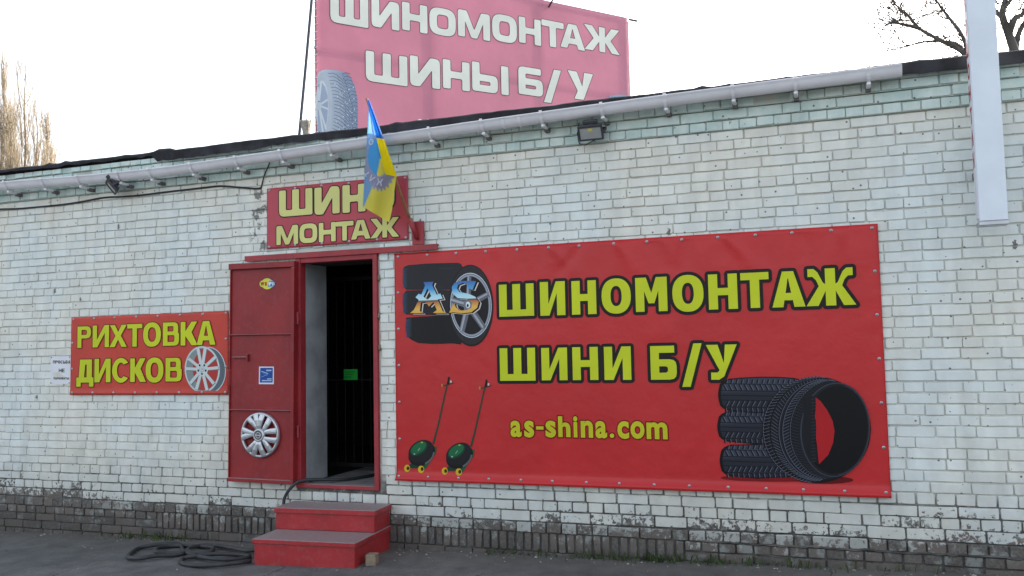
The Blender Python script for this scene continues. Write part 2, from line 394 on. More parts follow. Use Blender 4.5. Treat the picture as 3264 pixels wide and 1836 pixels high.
HIDE = [(-3.55, .36, .66, 2.53), (-7.30, -5.42, 1.36, 2.07), (-4.90, -3.50, 2.73, 3.22)]
HOLE = (FX0-.004, FX1+.012, FZ0-.005, FZ1+.03)
bricks = []
for (z0, z1, k, yo, paint) in courses:
    L = {'S': .2595, 'H': .1297, 'V': .0735}[k]
    gap = .0085 if k != 'V' else .0125
    x = XL + rng.uniform(0, L)
    while x < XR:
        kk = k; l = L
        if k == 'V' and not (-6.35 < x < -4.5 or -3.75 < x < -1.15):
            for lo_, hi_, k2 in ((z0, z0+.077, 'S'), (z0+.078, z1, 'H')):
                x2 = x; 
                while x2 < x+.26-.01: l2 = .26 if k2 == 'S' else .13; bricks.append((x2+.006, x2+l2-.006, lo_+.005, hi_-.005, yo, k2, paint)); x2 += l2
            x += .26; continue
        if k == 'S' and rng.random() < .10: kk, l = 'H', .1297
        if k == 'H' and rng.random() < .07: kk, l = 'S', .2595
        l *= rng.uniform(.985, 1.015)
        ga = rng.uniform(.0005, .0055) if k != 'V' else gap/2; gb = rng.uniform(.0005, .0055) if k != 'V' else gap/2
        if z1 < .66: ga += .002; gb += .002
        a, b = x+ga, x+l-gb
        hz = rng.uniform(-.002, .002)+.0035*math.sin(x*1.3+z0*9)+.002*math.sin(x*4.1+z0*23)
        c0, c1 = z0+rng.uniform(.003, .008)+hz*.6, z1-.0022+hz*.6
        x += l
        if c1 > HOLE[2] and c0 < HOLE[3] and b > HOLE[0] and a < HOLE[1]:
            if a < HOLE[0]-.02: b = HOLE[0]-.004
            elif b > HOLE[1]+.02: a = HOLE[1]+rng.uniform(.002, .014)
            else: continue
            if b-a < .03: continue
        if any(a > h0 and b < h1 and c0 > h2 and c1 < h3 for h0, h1, h2, h3 in HIDE): continue
        if paint == 'mint' and c1 > 3.60 and rng.random() < .12: continue
        bricks.append((a, b, c0, c1, yo, kk, paint))
def scr(p):
    d = Vector(p)-EYE; zc = d.dot(_f); return (d.dot(_r)/zc*FOC+1632, -d.dot(_u)/zc*FOC+918)
def size(bk):
    p, q = scr((bk[0], 0, bk[3])), scr((bk[1], 0, bk[2]))
    if p[0] < 5 or q[0] > 3255 or p[1] < 0 or q[1] > 1810: return 0
    if bk[6] == 'mint' and bk[3] > 3.5: return 0
    if bk[0] > 1.0 and bk[2] > 2.3 and bk[0] < 1.35: return 0
    if bk[2] < ground_z(bk[0])+.06: return 0
    if -4.75 < bk[0] < -3.5 and bk[2] < .45: return 0
    return (q[0]-p[0])*(q[1]-p[1])
order = sorted(range(len(bricks)), key=lambda i: -size(bricks[i])); single = set(order[:300])
shared = {}
stuff = {'brick': (MB(), []), 'mint': (MB(), [])}
wl = wloc(wall)
for i, (a, b, c0, c1, yo, kk, paint) in enumerate(bricks):
    nw, nh = NOM[kk]; v = rng.randrange(9); flip = rng.choice((1, -1))
    cx, cz = (a+b)/2, (c0+c1)/2; sx, sz = (b-a)/nw, (c1-c0)/nh; yv = -yo + rng.uniform(-.003, .0045)
    rz = rng.uniform(-.006, .006)
    if kk == 'V': rz *= 6
    if i in single:
        key = (kk, v, paint)
        if key not in shared:
            me = bpy.data.meshes.new('brick'); me.from_pydata(SHAPES[kk][v][0], [], SHAPES[kk][v][1]); me.materials.append(M[paint]); shared[key] = me
        o = bpy.data.objects.new('brick', shared[key]); link(o, wall)
        o.location = Vector((cx, yv, cz))-wl; o.scale = (sx, 1, sz); o.rotation_euler = (0, rz, 0)
    else:
        vs, fs = SHAPES[kk][v]; ca, sa = math.cos(rz), math.sin(rz); r_ = rng.random()
        mbx, rl = stuff[paint]
        mbx.add([(cx + x*sx*ca + zq*sz*sa, yv+y if y < 0 else .003, cz + zq*sz*ca - x*sx*sa) for x, y, zq in vs], fs); rl += [r_]*len(vs)
for pt, (mbx, rl) in stuff.items():
    o = mbx.build('brickwork', M[pt], wall); tag(o, 'white painted bricks of the wall' if pt == 'brick' else 'mint painted bricks of the cornice', kind='stuff')
    a_ = o.data.attributes.new('rnd', 'FLOAT', 'POINT'); a_.data.foreach_set('value', rl)
# mortar beds that carry the projecting cornice and plinth courses
mb = MB(); zz = 3.387
for dz, yo in ((.079, .024), (.081, .038), (.076, .060), (.055, .076)):
    mb.box(XL, XR, -yo, -.0005, zz, zz+dz-.003); zz += dz
mb.build('cornice', M['mintmortar'], bld)
mb = MB(); n = 150
for (zt, zb, yo) in ((.266, -.3, .019),):
    vs = []; 
    for i in range(n+1):
        x = XL+(XR-XL)*i/n
        j = rng.uniform(-.006, .010)
        vs += [(x, -.0005, zt+.004), (x, -yo-.006, zt-.010+j*.4), (x, -yo, zt-.022), (x, -yo, zb)]
    mb.add(vs, [(4*i+k, 4*i+k+1, 4*i+5+k, 4*i+4+k) for i in range(n) for k in range(3)])
mb.build('plinth', M['foot'], bld)
# rough cement skim along the plinth top, right of the door
mb = MB(); n = 70; vs = []
for i in range(n+1):
    x = -1.0+2.9*i/n; d = .020+.016*abs(math.sin(i*.7))*rng.random(); zt = zpl+.012+rng.uniform(-.006, .007)
    vs += [(x, -.01, zt+.008), (x, -.034-d*.4, zt), (x, -.036-d*.45, zt-.010), (x, -.020, zt-.022)]
mb.add(vs, [(4*i+k, 4*i+k+1, 4*i+5+k, 4*i+4+k) for i in range(n) for k in range(3)])
mb.build('cement_ledge', M['foot'], bld)

# --- roof and torn felt edge
mb = MB(); mb.box(XL-.1, XR+.1, -.05, DEPTH+.5, 3.680, 3.714)
roof = mb.build('roof', M['felt'], bld)
mb = MB(); n = 260; vs = []; prev = 0
for i in range(n+1):
    x = XL+(XR-XL)*i/n
    drop = .022 if x < -6.2 else (.085 if x < -4.9 else (.062 if x < -.9 else .082))
    prev = .8*prev + rng.uniform(-.0032, .0032)
    bumpz = prev + (.02 if abs(x+6.1) < .1 else 0) + (rng.random() < .035)*rng.uniform(.006, .018)
    lo = 3.712-drop+rng.uniform(-.008, .008)+prev*.8
    yo = .125+rng.uniform(-.006, .006)+.02*math.sin(x*2.1)
    vs += [(x, .25, 3.720+prev*.2), (x, -yo*.8, 3.732+bumpz), (x, -yo, 3.716+bumpz*.7), (x, -yo+.004, lo), (x, -yo+.014, lo+.003), (x, -yo+.016, 3.705)]
mb.add(vs, [(6*i+k, 6*i+k+1, 6*i+7+k, 6*i+6+k) for i in range(n) for k in range(5)])
mb.build('roofing_felt', M['felt'], roof)

# --- gutter
GL = [(-13.0, 3.60), (-8.26, 3.562), (-6.9, 3.528), (-5.99, 3.522), (-4.37, 3.568), (-2.7, 3.622), (-1.2, 3.656), (.60, 3.683)]
def gz(x):
    for (a, za), (b, zb) in zip(GL, GL[1:]):
        if x <= b: return za+(zb-za)*(x-a)/(b-a)
    return GL[-1][1]
GR, GY = .056, -.192
def gprof(x, r=GR, extra=0.0):
    zl = gz(x); pr = [(-r-.009, .004), (-r-.011, -.004), (-r-.003, -.011)]
    pr += [(r*math.cos(math.pi+math.pi*k/10), r*math.sin(math.pi+math.pi*k/10)*1.28-.006) for k in range(1, 10)] + [(r, .0), (r-.003, 0)]
    pr += [((r-.003)*math.cos(-math.pi*k/10), (r-.003)*math.sin(-math.pi*k/10)*1.28-.006) for k in range(1, 10)] + [(-r+.003, -.004), (-r+.001, .004)]
    return [(x, GY+y, zl+z) for y, z in pr]
mb = MB(); gx = [-13+.34*i for i in range(40)] + [.6]; vs = []; P0 = len(gprof(0))
gx = [g for g in gx if g < .55] + [.6]
for g in gx: vs += gprof(g)
mb.add(vs, [(i*P0+k, i*P0+(k+1) % P0, (i+1)*P0+(k+1) % P0, (i+1)*P0+k) for i in range(len(gx)-1) for k in range(P0)])
P1 = 14  # end stop
e = gprof(.6); mb.add([(.603, y, z) for _, y, z in e[:14]], [tuple(range(14))])
gut = mb.build('gutter', M['gutter'], bld, smooth=True)
bx_src = [27, 145, 258, 385, 485, 617, 760, 902, 1056, 1375, 1541, 1730, 1921, 2122, 2337, 2535, 2767]
bxs = [at(px, 600-px*.135, -.2).x for px in bx_src] + [-9.0, -9.6, -10.2]
for bx_ in bxs:
    mb = MB(); wd = .013; zl = gz(bx_); r = GR+.009
    pr = [(-r-.012, .012), (-r-.013, -.008)] + [(r*math.cos(math.pi+math.pi*k/10), r*math.sin(math.pi+math.pi*k/10)*1.28-.006) for k in range(1, 10)] + [(r, .004)]
    vs = [(bx_+s*wd, GY+y, zl+z) for s in (-1, 1) for y, z in pr]; nn = len(pr)
    mb.add(vs, [(k, k+1, nn+k+1, nn+k) for k in range(nn-1)])
    mb.box(bx_-.015, bx_+.015, GY-.02, -.075, zl-.112, zl-.088, bev=.006)
    mb.box(bx_-.019, bx_+.019, -.105, -.03, zl-.128, zl-.098, m=1)
    mb.build('gutter_bracket', [M['clip'], M['dark_arm']], gut)
for sx_ in (at(1608, 390, -.2).x, at(1660, 385, -.2).x):
    mb = MB(); vs = []
    for dx in (-.012, .012): vs += [(x, GY+(y-GY)*1.05, z-.002) for x, y, z in gprof(sx_+dx, GR+.003)[:12]]
    mb.add(vs, [(k, k+1, 13+k, 12+k) for k in range(11)]); mb.build('gutter_sleeve', M['clip'], gut)

# --- doorway: frame, reveals, inside
mb = MB()
mb.box(FX0, DX0, -.035, .06, FZ0, FZ1, bev=.003); mb.box(DX1, FX1, -.035, .06, FZ0, FZ1, bev=.003)
mb.box(DX0, DX1, -.030, .06, DZ1, FZ1, bev=.003); mb.box(DX0, DX1, -.030, .06, FZ0, DZ0, bev=.003)
frame = mb.build('door_frame', M['frame'], bld)
mb = MB(); mb.box(-5.18, -3.165, -.052, -.036, 2.580, 2.632, bev=.002)
mb.box(-5.18, -3.165, -.036, -.010, 2.620, 2.630)
mb.build('lintel_angle', M['frame'], bld)
mb = MB(); mb.box(DX0-.03, DX0, .062, .42, DZ0, DZ1+.02); mb.build('door_reveal', M['plaster'], bld)
mb = MB(); mb.box(DX1, DX1+.03, .062, .42, DZ0, DZ1+.02); mb.build('door_reveal', M['plaster'], bld)
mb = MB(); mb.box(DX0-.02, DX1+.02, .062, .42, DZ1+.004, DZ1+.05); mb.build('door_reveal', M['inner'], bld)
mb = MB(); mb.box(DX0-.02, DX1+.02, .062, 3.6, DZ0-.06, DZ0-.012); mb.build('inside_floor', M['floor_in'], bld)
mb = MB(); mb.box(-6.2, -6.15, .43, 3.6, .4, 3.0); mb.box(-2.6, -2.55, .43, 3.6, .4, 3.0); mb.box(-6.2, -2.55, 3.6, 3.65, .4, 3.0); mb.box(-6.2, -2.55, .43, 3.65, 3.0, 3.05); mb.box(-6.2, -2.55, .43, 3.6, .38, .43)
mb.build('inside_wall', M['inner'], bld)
for zf in (2.36, 2.02, 1.735):
    m_ = MB(); pts_ = [(-3.762+rng.uniform(-.004, .004), -.012, zf-.03+.012*k) for k in range(6)]; m_.tube(pts_, [.006, .014, .017, .013, .016, .005], 7); m_.build('foam_filler', M['wood'], bld, smooth=True)
# inner grille gate
gate = MB(); GYI = .95
gate.box(-5.02, -4.96, GYI-.02, GYI+.02, .515, 2.5)
gate.box(-4.96, -4.0, GYI-.015, GYI+.015, .53, .57); gate.box(-4.96, -4.0, GYI-.015, GYI+.015, 2.44, 2.48); gate.box(-4.96, -4.0, GYI-.015, GYI+.015, 1.408, 1.42)
gt = gate.build('grille_gate', M['grille'], bld)
for i in range(9):
    mb = MB(); xg = -4.88+.098*i; mb.tube([(xg, GYI, .57), (xg, GYI, 2.44)], .0032, 6); mb.build('bar', M['grille'], gt)
# door leaf, folded back against the wall, a little askew
LX0, LX1, LZ0, LZ1 = -5.325, -4.600, .515, 2.553
pc = Vector(((LX0+LX1)/2, 0, (LZ0+LZ1)/2)); LM = Matrix.Translation(pc) @ Matrix.Rotation(R(.55), 4, 'Y') @ Matrix.Translation(-pc)
leaf = MB(); leaf.box(LX0, LX1, -.072, -.066, LZ0, LZ1, M=LM)
leaf.box(LX0, LX0+.045, -.066, -.030, LZ0, LZ1, M=LM); leaf.box(LX1-.045, LX1, -.066, -.030, LZ0, LZ1, M=LM)
leaf.box(LX0+.045, LX1-.045, -.066, -.030, LZ0, LZ0+.04, M=LM); leaf.box(LX0+.045, LX1-.045, -.066, -.030, LZ1-.04, LZ1, M=LM)
leaf = leaf.build('door_leaf', M['door'], bld)
def lbox(name, x0, x1, y0, y1, z0, z1, mat='door', bev=.003):
    m_ = MB(); m_.box(x0, x1, y0, y1, z0, z1, M=LM, bev=bev); return m_.build(name, M[mat], leaf)
lbox('cross_rail', LX0+.004, LX1-.02, -.098, -.0725, 1.876, 1.884, bev=.002); lbox('cross_rail', LX0+.004, LX1-.02, -.098, -.0725, 1.172, 1.180, bev=.002)
lbox('top_flange', LX0-.002, LX1+.002, -.112, -.0725, LZ1-.052, LZ1+.004); lbox('bottom_flange', LX0, LX1, -.108, -.0725, LZ0-.004, LZ0+.030)
lbox('edge_flange', LX1-.030, LX1+.004, -.112, -.0725, LZ0+.032, LZ1-.054); lbox('edge_flange', LX0-.002, LX0+.008, -.09, -.0725, LZ0+.032, LZ1-.054)
lbox('bolt', LX0+.03, LX0+.20, -.094, -.078, 1.660, 1.676, 'frame'); lbox('bolt_stop', LX0+.195, LX0+.212, -.098, -.073, 1.63, 1.70, 'door')
lbox('latch_plate', LX0-.03, LX0+.012, -.080, -.060, 1.40, 1.55, 'door')
for zh in (2.02, 0.98):
    m_ = MB(); m_.tube([(LX1+.016, -.062, zh-.055), (LX1+.016, -.062, zh+.055)], .013, 10); m_.build('hinge', M['frame'], leaf)
# flag holder on the lintel
mb = MB(); mb.box(-3.405, -3.293, -.055, -.037, 2.634, 2.842, bev=.002); hold = mb.build('flag_holder', M['frame'], bld)
PB, PT = Vector((-3.355, -.075, 2.70)), Vector((-3.645, -.42, 3.885))
pdv = (PT-PB).normalized()
mb = MB(); mb.tube([PB-pdv*.02, PB+pdv*.17], [.018, .026], 12); mb.build('socket', M['frame'], hold, smooth=True)

# ------------------------------------------------------------------ prints and lettering
class Plane:
    def __init__(s, o, u, n): s.o = Vector(o); s.u = Vector(u).normalized(); s.n = Vector(n).normalized()
    def uv(s, x, y):
        d = ray(x, y); t = (s.o-EYE).dot(s.n)/d.dot(s.n); p = EYE+d*t-s.o; return (p.dot(s.u), p.z)
    def pt(s, u, v, d=0.0): return s.o + s.u*u + Vector((0, 0, v)) + s.n*d
def sarea(p): return sum(a[0]*b[1]-b[0]*a[1] for a, b in zip(p, p[1:]+p[:1]))/2
def rounded(p, r0=0.0):
    out = []; n = len(p)
    for i in range(n):
        a, b, c = p[i-1], p[i], p[(i+1) % n]; r = b[2] if len(b) > 2 else r0
        A, B, Cc = Vector(a[:2]), Vector(b[:2]), Vector(c[:2])
        if r <= 0: out.append((B.x, B.y)); continue
        d1, d2 = A-B, Cc-B; r1 = min(r, d1.length*.45, d2.length*.45)
        if r1 < 1e-6: out.append((B.x, B.y)); continue
        P, Q = B+d1.normalized()*r1, B+d2.normalized()*r1
        for k in range(4):
            t = k/3; q = P*(1-t)**2 + B*2*t*(1-t) + Q*t*t; out.append((q.x, q.y))
    return out
def offset(p, o):
    if o == 0: return p
    if sarea(p) < 0: p = p[::-1]
    out = []; n = len(p)
    for i in range(n):
        a, b, c = Vector(p[i-1]), Vector(p[i]), Vector(p[(i+1) % n])
        e1, e2 = (b-a), (c-b)
        if e1.length < 1e-7 or e2.length < 1e-7: out.append(tuple(b)); continue
        e1.normalize(); e2.normalize(); n1, n2 = Vector((e1.y, -e1.x)), Vector((e2.y, -e2.x))
        k = 1+n1.dot(n2); k = max(k, .45); q = b+(n1+n2)*(o/k); out.append((q.x, q.y))
    return out
def glyph(ch, w, h, s, t, st):
    """block capitals: returns list of (outer, [holes]) in a w x h box; s upright stroke, t flat stroke"""
    c = w/2; hs = s/2; rr = .055*h if st == 2 else 0
    R_ = lambda p, r=rr: rounded(p, r)
    def sup(cx, cy, rx, ry, e, n=32):
        o = []
        for k in range(n):
            a = 2*math.pi*k/n; ca, sa = math.cos(a), math.sin(a)
            o.append((cx+rx*math.copysign(abs(ca)**(2/e), ca), cy+ry*math.copysign(abs(sa)**(2/e), sa)))
        return o
    if ch == 'Ш': return [(R_([(0, 0, .22*h if st == 2 else 0), (w, 0), (w, h), (w-s, h), (w-s, t), (c+hs, t), (c+hs, h), (c-hs, h), (c-hs, t), (s, t), (s, h), (0, h)]), [])]
    if ch == 'И':
        y1 = .34*h if st == 1 else .40*h
        if st == 2: return [(R_([(0, 0, .22*h), (s*1.2, 0), (w-s, h-y1), (w-s, 0), (w, 0), (w, h, .22*h), (w-s*1.2, h), (s, y1), (s, h), (0, h)]), [])]
        return [([(0, 0), (s*1.1, 0), (w-s, h-y1), (w-s, 0), (w, 0), (w, h), (w-s*1.1, h), (s, y1), (s, h), (0, h)], [])]
    if ch == 'Н': return [(R_([(0, 0), (s, 0), (s, (h-t)/2), (w-s, (h-t)/2), (w-s, 0), (w, 0), (w, h), (w-s, h), (w-s, (h+t)/2), (s, (h+t)/2), (s, h), (0, h)]), [])]
    if ch == 'О': return [(sup(c, h/2, c, h/2*1.03, 2.3 if st == 1 else 3.2), [sup(c, h/2, c-s*1.05, h/2-t, 2.3 if st == 1 else 4)])]
    if ch == 'М':
        vb = .24*h if st == 1 else 0
        return [(R_([(0, 0), (s, 0), (s, h*.60), (c-.09*w, vb), (c+.09*w, vb), (w-s, h*.60), (w-s, 0), (w, 0), (w, h, .1*h if st == 2 else 0), (w-s*1.25, h), (c, vb+.30*h), (s*1.25, h), (0, h, .1*h if st == 2 else 0)]), [])]
    if ch == 'Т': return [(R_([(c-hs, 0), (c+hs, 0), (c+hs, h-t), (w, h-t), (w, h), (0, h), (0, h-t), (c-hs, h-t)]), [])]
    if ch == 'А':
        k = .80*h; xi = lambda y: s*1.15+(c-s*1.15)*(y/k); yb = .19*h+t; a = .34*w
        return [(R_([(0, 0), (s*1.15, 0), (xi(.19*h), .19*h), (w-xi(.19*h), .19*h), (w-s*1.15, 0), (w, 0), (c+a/2, h), (c-a/2, h)]), [[(xi(yb), yb), (w-xi(yb), yb), (c+.01*w, k), (c-.01*w, k)]])]
    if ch == 'Ж':
        if st == 1:
            rt = [(c+hs, 0), (c+hs, .40*h), (w-1.2*s, 0), (w, 0), (c+.235*w, .53*h), (c+.29*w, .70*h), (c+.36*w, .79*h), (w*.955, .79*h), (w*.955, h), (c+.33*w, h), (c+.25*w, .90*h), (c+.15*w, .62*h), (c+hs, .58*h), (c+hs, h)]
        else:
            rt = [(c+hs, 0), (c+hs, .40*h), (w-1.35*s, 0), (w, 0), (c+.24*w, .5*h), (w, h), (w-1.35*s, h), (c+hs, .60*h), (c+hs, h)]
        return [(R_(rt+[(w-x, y) for x, y in rt[::-1]], rr*.5), [])]
    if ch == 'Б':
        q = .60*h
        return [(R_([(0, 0), (w*.97, 0, .2*h), (w*.97, q, .2*h), (s, q), (s, h-t), (.90*w, h-t), (.90*w, h), (0, h, .18*h if st == 2 else 0)], rr), [rounded([(s, t), (w*.97-s, t, .1*h), (w*.97-s, q-t, .1*h), (s, q-t)], 0)])]
    if ch == 'Ы':
        q = .60*h; W = w*.70
        return [(R_([(0, 0, .1*h), (W, 0, .2*h), (W, q, .2*h), (s, q), (s, h), (0, h)], rr), [rounded([(s, t), (W-s, t, .08*h), (W-s, q-t, .08*h), (s, q-t)], 0)]), (R_([(w-s, 0), (w, 0), (w, h), (w-s, h)]), [])]
    if ch == 'Р':
        q = .44*h
        return [(rounded([(0, 0), (s, 0), (s, q), (w, q, .26*h), (w, h, .26*h), (0, h)]), [rounded([(s, q+t*.85), (w-s, q+t*.85, .1*h), (w-s, h-t*.85, .1*h), (s, h-t*.85)])])]
    if ch == 'В':
        q = .53*h
        return [(rounded([(0, 0), (w, 0, .26*h), (w, q, .2*h), (w*.9, q), (w*.94, q, .1*h), (w*.94, h, .24*h), (0, h)]), [rounded([(s, t*.85), (w-s, t*.85, .08*h), (w-s, q-t*.42, .08*h), (s, q-t*.42)]), rounded([(s, q+t*.42), (w*.94-s, q+t*.42, .07*h), (w*.94-s, h-t*.85, .07*h), (s, h-t*.85)])])]
    if ch == 'К': return [([(0, 0), (s, 0), (s, .40*h), (w-1.25*s, 0), (w, 0), (s+.36*w, .56*h), (w*.97, h), (w*.97-1.2*s, h), (s, .60*h), (s, h), (0, h)], [])]
    if ch == 'Х': return [([(0, 0), (1.25*s, 0), (c, .34*h), (w-1.25*s, 0), (w, 0), (c+.62*s, .51*h), (w*.98, h), (w*.98-1.2*s, h), (c, .68*h), (.02*w+1.2*s, h), (.02*w, h), (c-.62*s, .51*h)], [])]
    if ch == 'П': return [([(0, 0), (s, 0), (s, h-t), (w-s, h-t), (w-s, 0), (w, 0), (w, h), (0, h)], [])]
    if ch == 'Е': return [([(0, 0), (w, 0), (w, t), (s, t), (s, .5*h-t/2), (w*.93, .5*h-t/2), (w*.93, .5*h+t/2), (s, .5*h+t/2), (s, h-t), (w, h-t), (w, h), (0, h)], [])]
    if ch == 'Ь':
        q = .60*h
        return [(rounded([(0, 0), (w, 0, .2*h), (w, q, .2*h), (s, q), (s, h), (0, h)]), [[(s, t), (w-s, t), (w-s, q-t), (s, q-t)]])]
    if ch == '!': return [([(0, .32*h), (w, .32*h), (w, h), (0, h)], []), ([(0, 0), (w, 0), (w, .2*h), (0, .2*h)], [])]
    if ch == 'Д':
        b = .15*h
        return [([(0, 0), (s*.85, 0), (s*.85, b), (w-s*.85, b), (w-s*.85, 0), (w, 0), (w, b+t), (w*.90, b+t), (w*.90, h), (w*.20, h), (w*.14, b+t), (0, b+t)], [[(w*.16+s*.95, b+t), (w*.90-s, b+t), (w*.90-s, h-t), (w*.22+s*.95, h-t)]])]
    if ch == 'С':
        o_, i_ = [], []
        for k in range(25):
            a = R(38+284*k/24); o_.append((c*1.06+c*1.06*math.cos(a), h/2+h*.515*math.sin(a)))
            a = R(48+264*k/24); i_.append((c*1.06+(c*1.06-s*1.05)*math.cos(a), h/2+(h*.515-t)*math.sin(a)))
        return [(o_+i_[::-1], [])]
    if ch == '/': return [([(0, 0), (.40*w, 0), (w, h), (.60*w, h)], [])]
    if ch == 'У':
        if st == 1: return [([(.14*w, 0), (.40*w, 0), (.56*w, .09*h), (w, h), (w-1.3*s, h), (.565*w, .47*h), (1.3*s, h), (0, h), (.42*w, .27*h), (.36*w, .205*h), (.14*w, .205*h)], [])]
        return [(R_([(.24*w, 0), (.60*w, 0), (w, h), (w-1.35*s, h), (.56*w, .48*h), (1.35*s, h), (0, h), (.38*w, .30*h)], rr*.5), [])]
    return []
def shape_mesh(mb, plane, u0, v0, shapes, off, d, col, disp=None):
    if off > 0:          # rounded outline: a pen stroke run along every contour
        n_ = 0
        for outer, holes in shapes:
            for q in [outer]+holes:
                q = [Vector(p) for p in q]
                for i in range(len(q)):
                    a, b = q[i], q[(i+1) % len(q)]; e = b-a; n_ += 1; dd = d+n_*3e-6
                    if e.length > 1e-6:
                        m_ = Vector((-e.y, e.x)).normalized()*off
                        mb.add([plane.pt(u0+p.x, v0+p.y, dd+(disp(u0, v0) if disp else 0)) for p in (a-m_, b-m_, b+m_, a+m_)], [(0, 1, 2, 3)], c=col)
                    mb.add([plane.pt(u0+a.x+off*math.cos(.5236*k), v0+a.y+off*math.sin(.5236*k), dd+1.5e-6+(disp(u0, v0) if disp else 0)) for k in range(12)], [tuple(range(12))], c=col)
        return
    for outer, holes in shapes:
        po = offset(list(outer), off)
        if off > .006: po = rounded(po, off*1.1)
        ph = [offset(list(hh), -off) for hh in holes]
        if off > 0: ph = [q for q, hh in zip(ph, holes) if sarea(q) > .12*abs(sarea(hh))]
        polys = [po]+ph
        flat = [p for q in polys for p in q]
        tris = tessellate_polygon([[Vector((x, y, 0)) for x, y in q] for q in polys])
        vs = []
        for x, y in flat:
            uu, vv = u0+x, v0+y; vs.append(plane.pt(uu, vv, d+(disp(uu, vv) if disp else 0)))
        fs = []
        for a, b, cc in tris:
            A, B, Q = flat[a], flat[b], flat[cc]
            if abs((B[0]-A[0])*(Q[1]-A[1])-(Q[0]-A[0])*(B[1]-A[1])) > 1e-10: fs.append((a, b, cc))
        mb.add(vs, fs, c=col)
def font_shapes(ch, off):
    cu = bpy.data.curves.new('t', 'FONT'); cu.body = ch; cu.offset = off; cu.resolution_u = 4
    o = bpy.data.objects.new('t', cu); COL.objects.link(o); bpy.context.view_layer.update()
    me = bpy.data.meshes.new_from_object(o.evaluated_get(bpy.context.evaluated_depsgraph_get()))
    vs = [(v.co.x, v.co.y) for v in me.vertices]; fs = [tuple(p.vertices) for p in me.polygons]
    bpy.data.objects.remove(o); bpy.data.curves.remove(cu); bpy.data.meshes.remove(me)
    return vs, fs
def word(name, parent, plane, items, st, col, ocol, olw, s=.2, t=.2, d=.0016, mat='printm', disp=None, ink_edge=None):
    """items: (char, xl, xr, ytop, ybot) in photo pixels on that plane; block-capital style st, or 0 for the plain face"""
    fill, outl = MB(), MB()
    for i, (ch, xl, xr, yt, yb) in enumerate(items):
        ym = (yt+yb)/2; u0 = plane.uv(xl, ym)[0]; u1 = plane.uv(xr, ym)[0]; v1 = plane.uv((xl+xr)/2, yt)[1]; v0 = plane.uv((xl+xr)/2, yb)[1]
        w_, h_ = u1-u0, v1-v0
        if st:
            sh = glyph(ch, w_, h_, s*h_, t*h_, st)
            shape_mesh(fill, plane, u0, v0, sh, 0, d+.0012, col, disp)
            if olw: shape_mesh(outl, plane, u0, v0, sh, olw, d+.00028*(i % 2), ocol, disp)
        else:
            for mb_, off, cc, dd in ((fill, t, col, d+.0012), (outl, None, ocol, d+.00025*(i % 2))):
                if mb_ is outl:
                    if not olw: continue
                    off = t
                vs, fs = font_shapes(ch, t); x0, x1 = min(v[0] for v in vs), max(v[0] for v in vs); y0, y1 = min(v[1] for v in vs), max(v[1] for v in vs)
                kx, ky = w_/(x1-x0), h_/(y1-y0)
                if mb_ is outl: vs, fs = font_shapes(ch, t+olw/ky)
                mb_.add([plane.pt(u0+(x-x0)*kx, v0+(y-y0)*ky, dd+(disp(u0+(x-x0)*kx, v0+(y-y0)*ky) if disp else 0)) for x, y in vs], fs, c=cc)
    o = fill.build(name, M[mat], parent)
    if olw: outl.build('letter_outline', M[mat], o)
    return o

class Draw:
    """flat print: coloured polygons in photo pixel coordinates (scale k, offset ox, oy) laid on a plane"""
    def __init__(s, plane, ox=0, oy=0, k=1.0, d=.0016, disp=None): s.p = plane; s.o = (ox, oy); s.k = k; s.d = d; s.mb = MB(); s.disp = disp
    def P(s, x, y):
        u, v = s.p.uv(s.o[0]+x*s.k, s.o[1]+y*s.k); return s.p.pt(u, v, s.d+(s.disp(u, v) if s.disp else 0))
    def up(s): s.d += .000014
    def poly(s, pts, col):
        tr = tessellate_polygon([[Vector((x, y, 0)) for x, y in pts]]); cs = col if isinstance(col, list) else [col]*len(pts)
        s.mb.add([s.P(x, y) for x, y in pts], [f for f in tr if len(set(f)) == 3], c=cs); s.up()
    def ell(s, cx, cy, rx, ry, col, rot=0, n=40, col2=None):
        cr, sr = math.cos(R(rot)), math.sin(R(rot)); pts = [(cx, cy)]
        for k in range(n):
            a = 2*math.pi*k/n; x, y = rx*math.cos(a), ry*math.sin(a); pts.append((cx+x*cr-y*sr, cy+x*sr+y*cr))
        s.mb.add([s.P(*p) for p in pts], [(0, i, i % n+1) for i in range(1, n+1)], c=[col2 or col]+[col]*n); s.up()
    def ring(s, cx, cy, rx, ry, fx, fy, col, rot=0, a0=0, a1=360, n=48, dx=0, dy=0):
        cr, sr = math.cos(R(rot)), math.sin(R(rot)); vs = []
        for k in range(n+1):
            a = R(a0+(a1-a0)*k/n)
            for (X, Y, ex, ey) in ((rx, ry, 0, 0), (rx*fx, ry*fy, dx, dy)):
                x, y = X*math.cos(a)+ex, Y*math.sin(a)+ey; vs.append(s.P(cx+x*cr-y*sr, cy+x*sr+y*cr))
        s.mb.add(vs, [(2*k, 2*k+1, 2*k+3, 2*k+2) for k in range(n)], c=(col if not callable(col) else [q for k in range(n+1) for q in (col(k/n), col(k/n))])); s.up()
    def line(s, pts, w, col, w2=None):
        n = len(pts); vs = []
        for i, (x, y) in enumerate(pts):
            a, b = pts[max(i-1, 0)], pts[min(i+1, n-1)]; dx, dy = b[0]-a[0], b[1]-a[1]; l = math.hypot(dx, dy) or 1
            ww = (w if w2 is None else w+(w2-w)*i/(n-1))/2; vs += [s.P(x-dy/l*ww, y+dx/l*ww), s.P(x+dy/l*ww, y-dx/l*ww)]
        s.mb.add(vs, [(2*i, 2*i+1, 2*i+3, 2*i+2) for i in range(n-1)], c=col); s.up()
    def build(s, name, parent, mat='printm'): return s.mb.build(name, M[mat], parent)

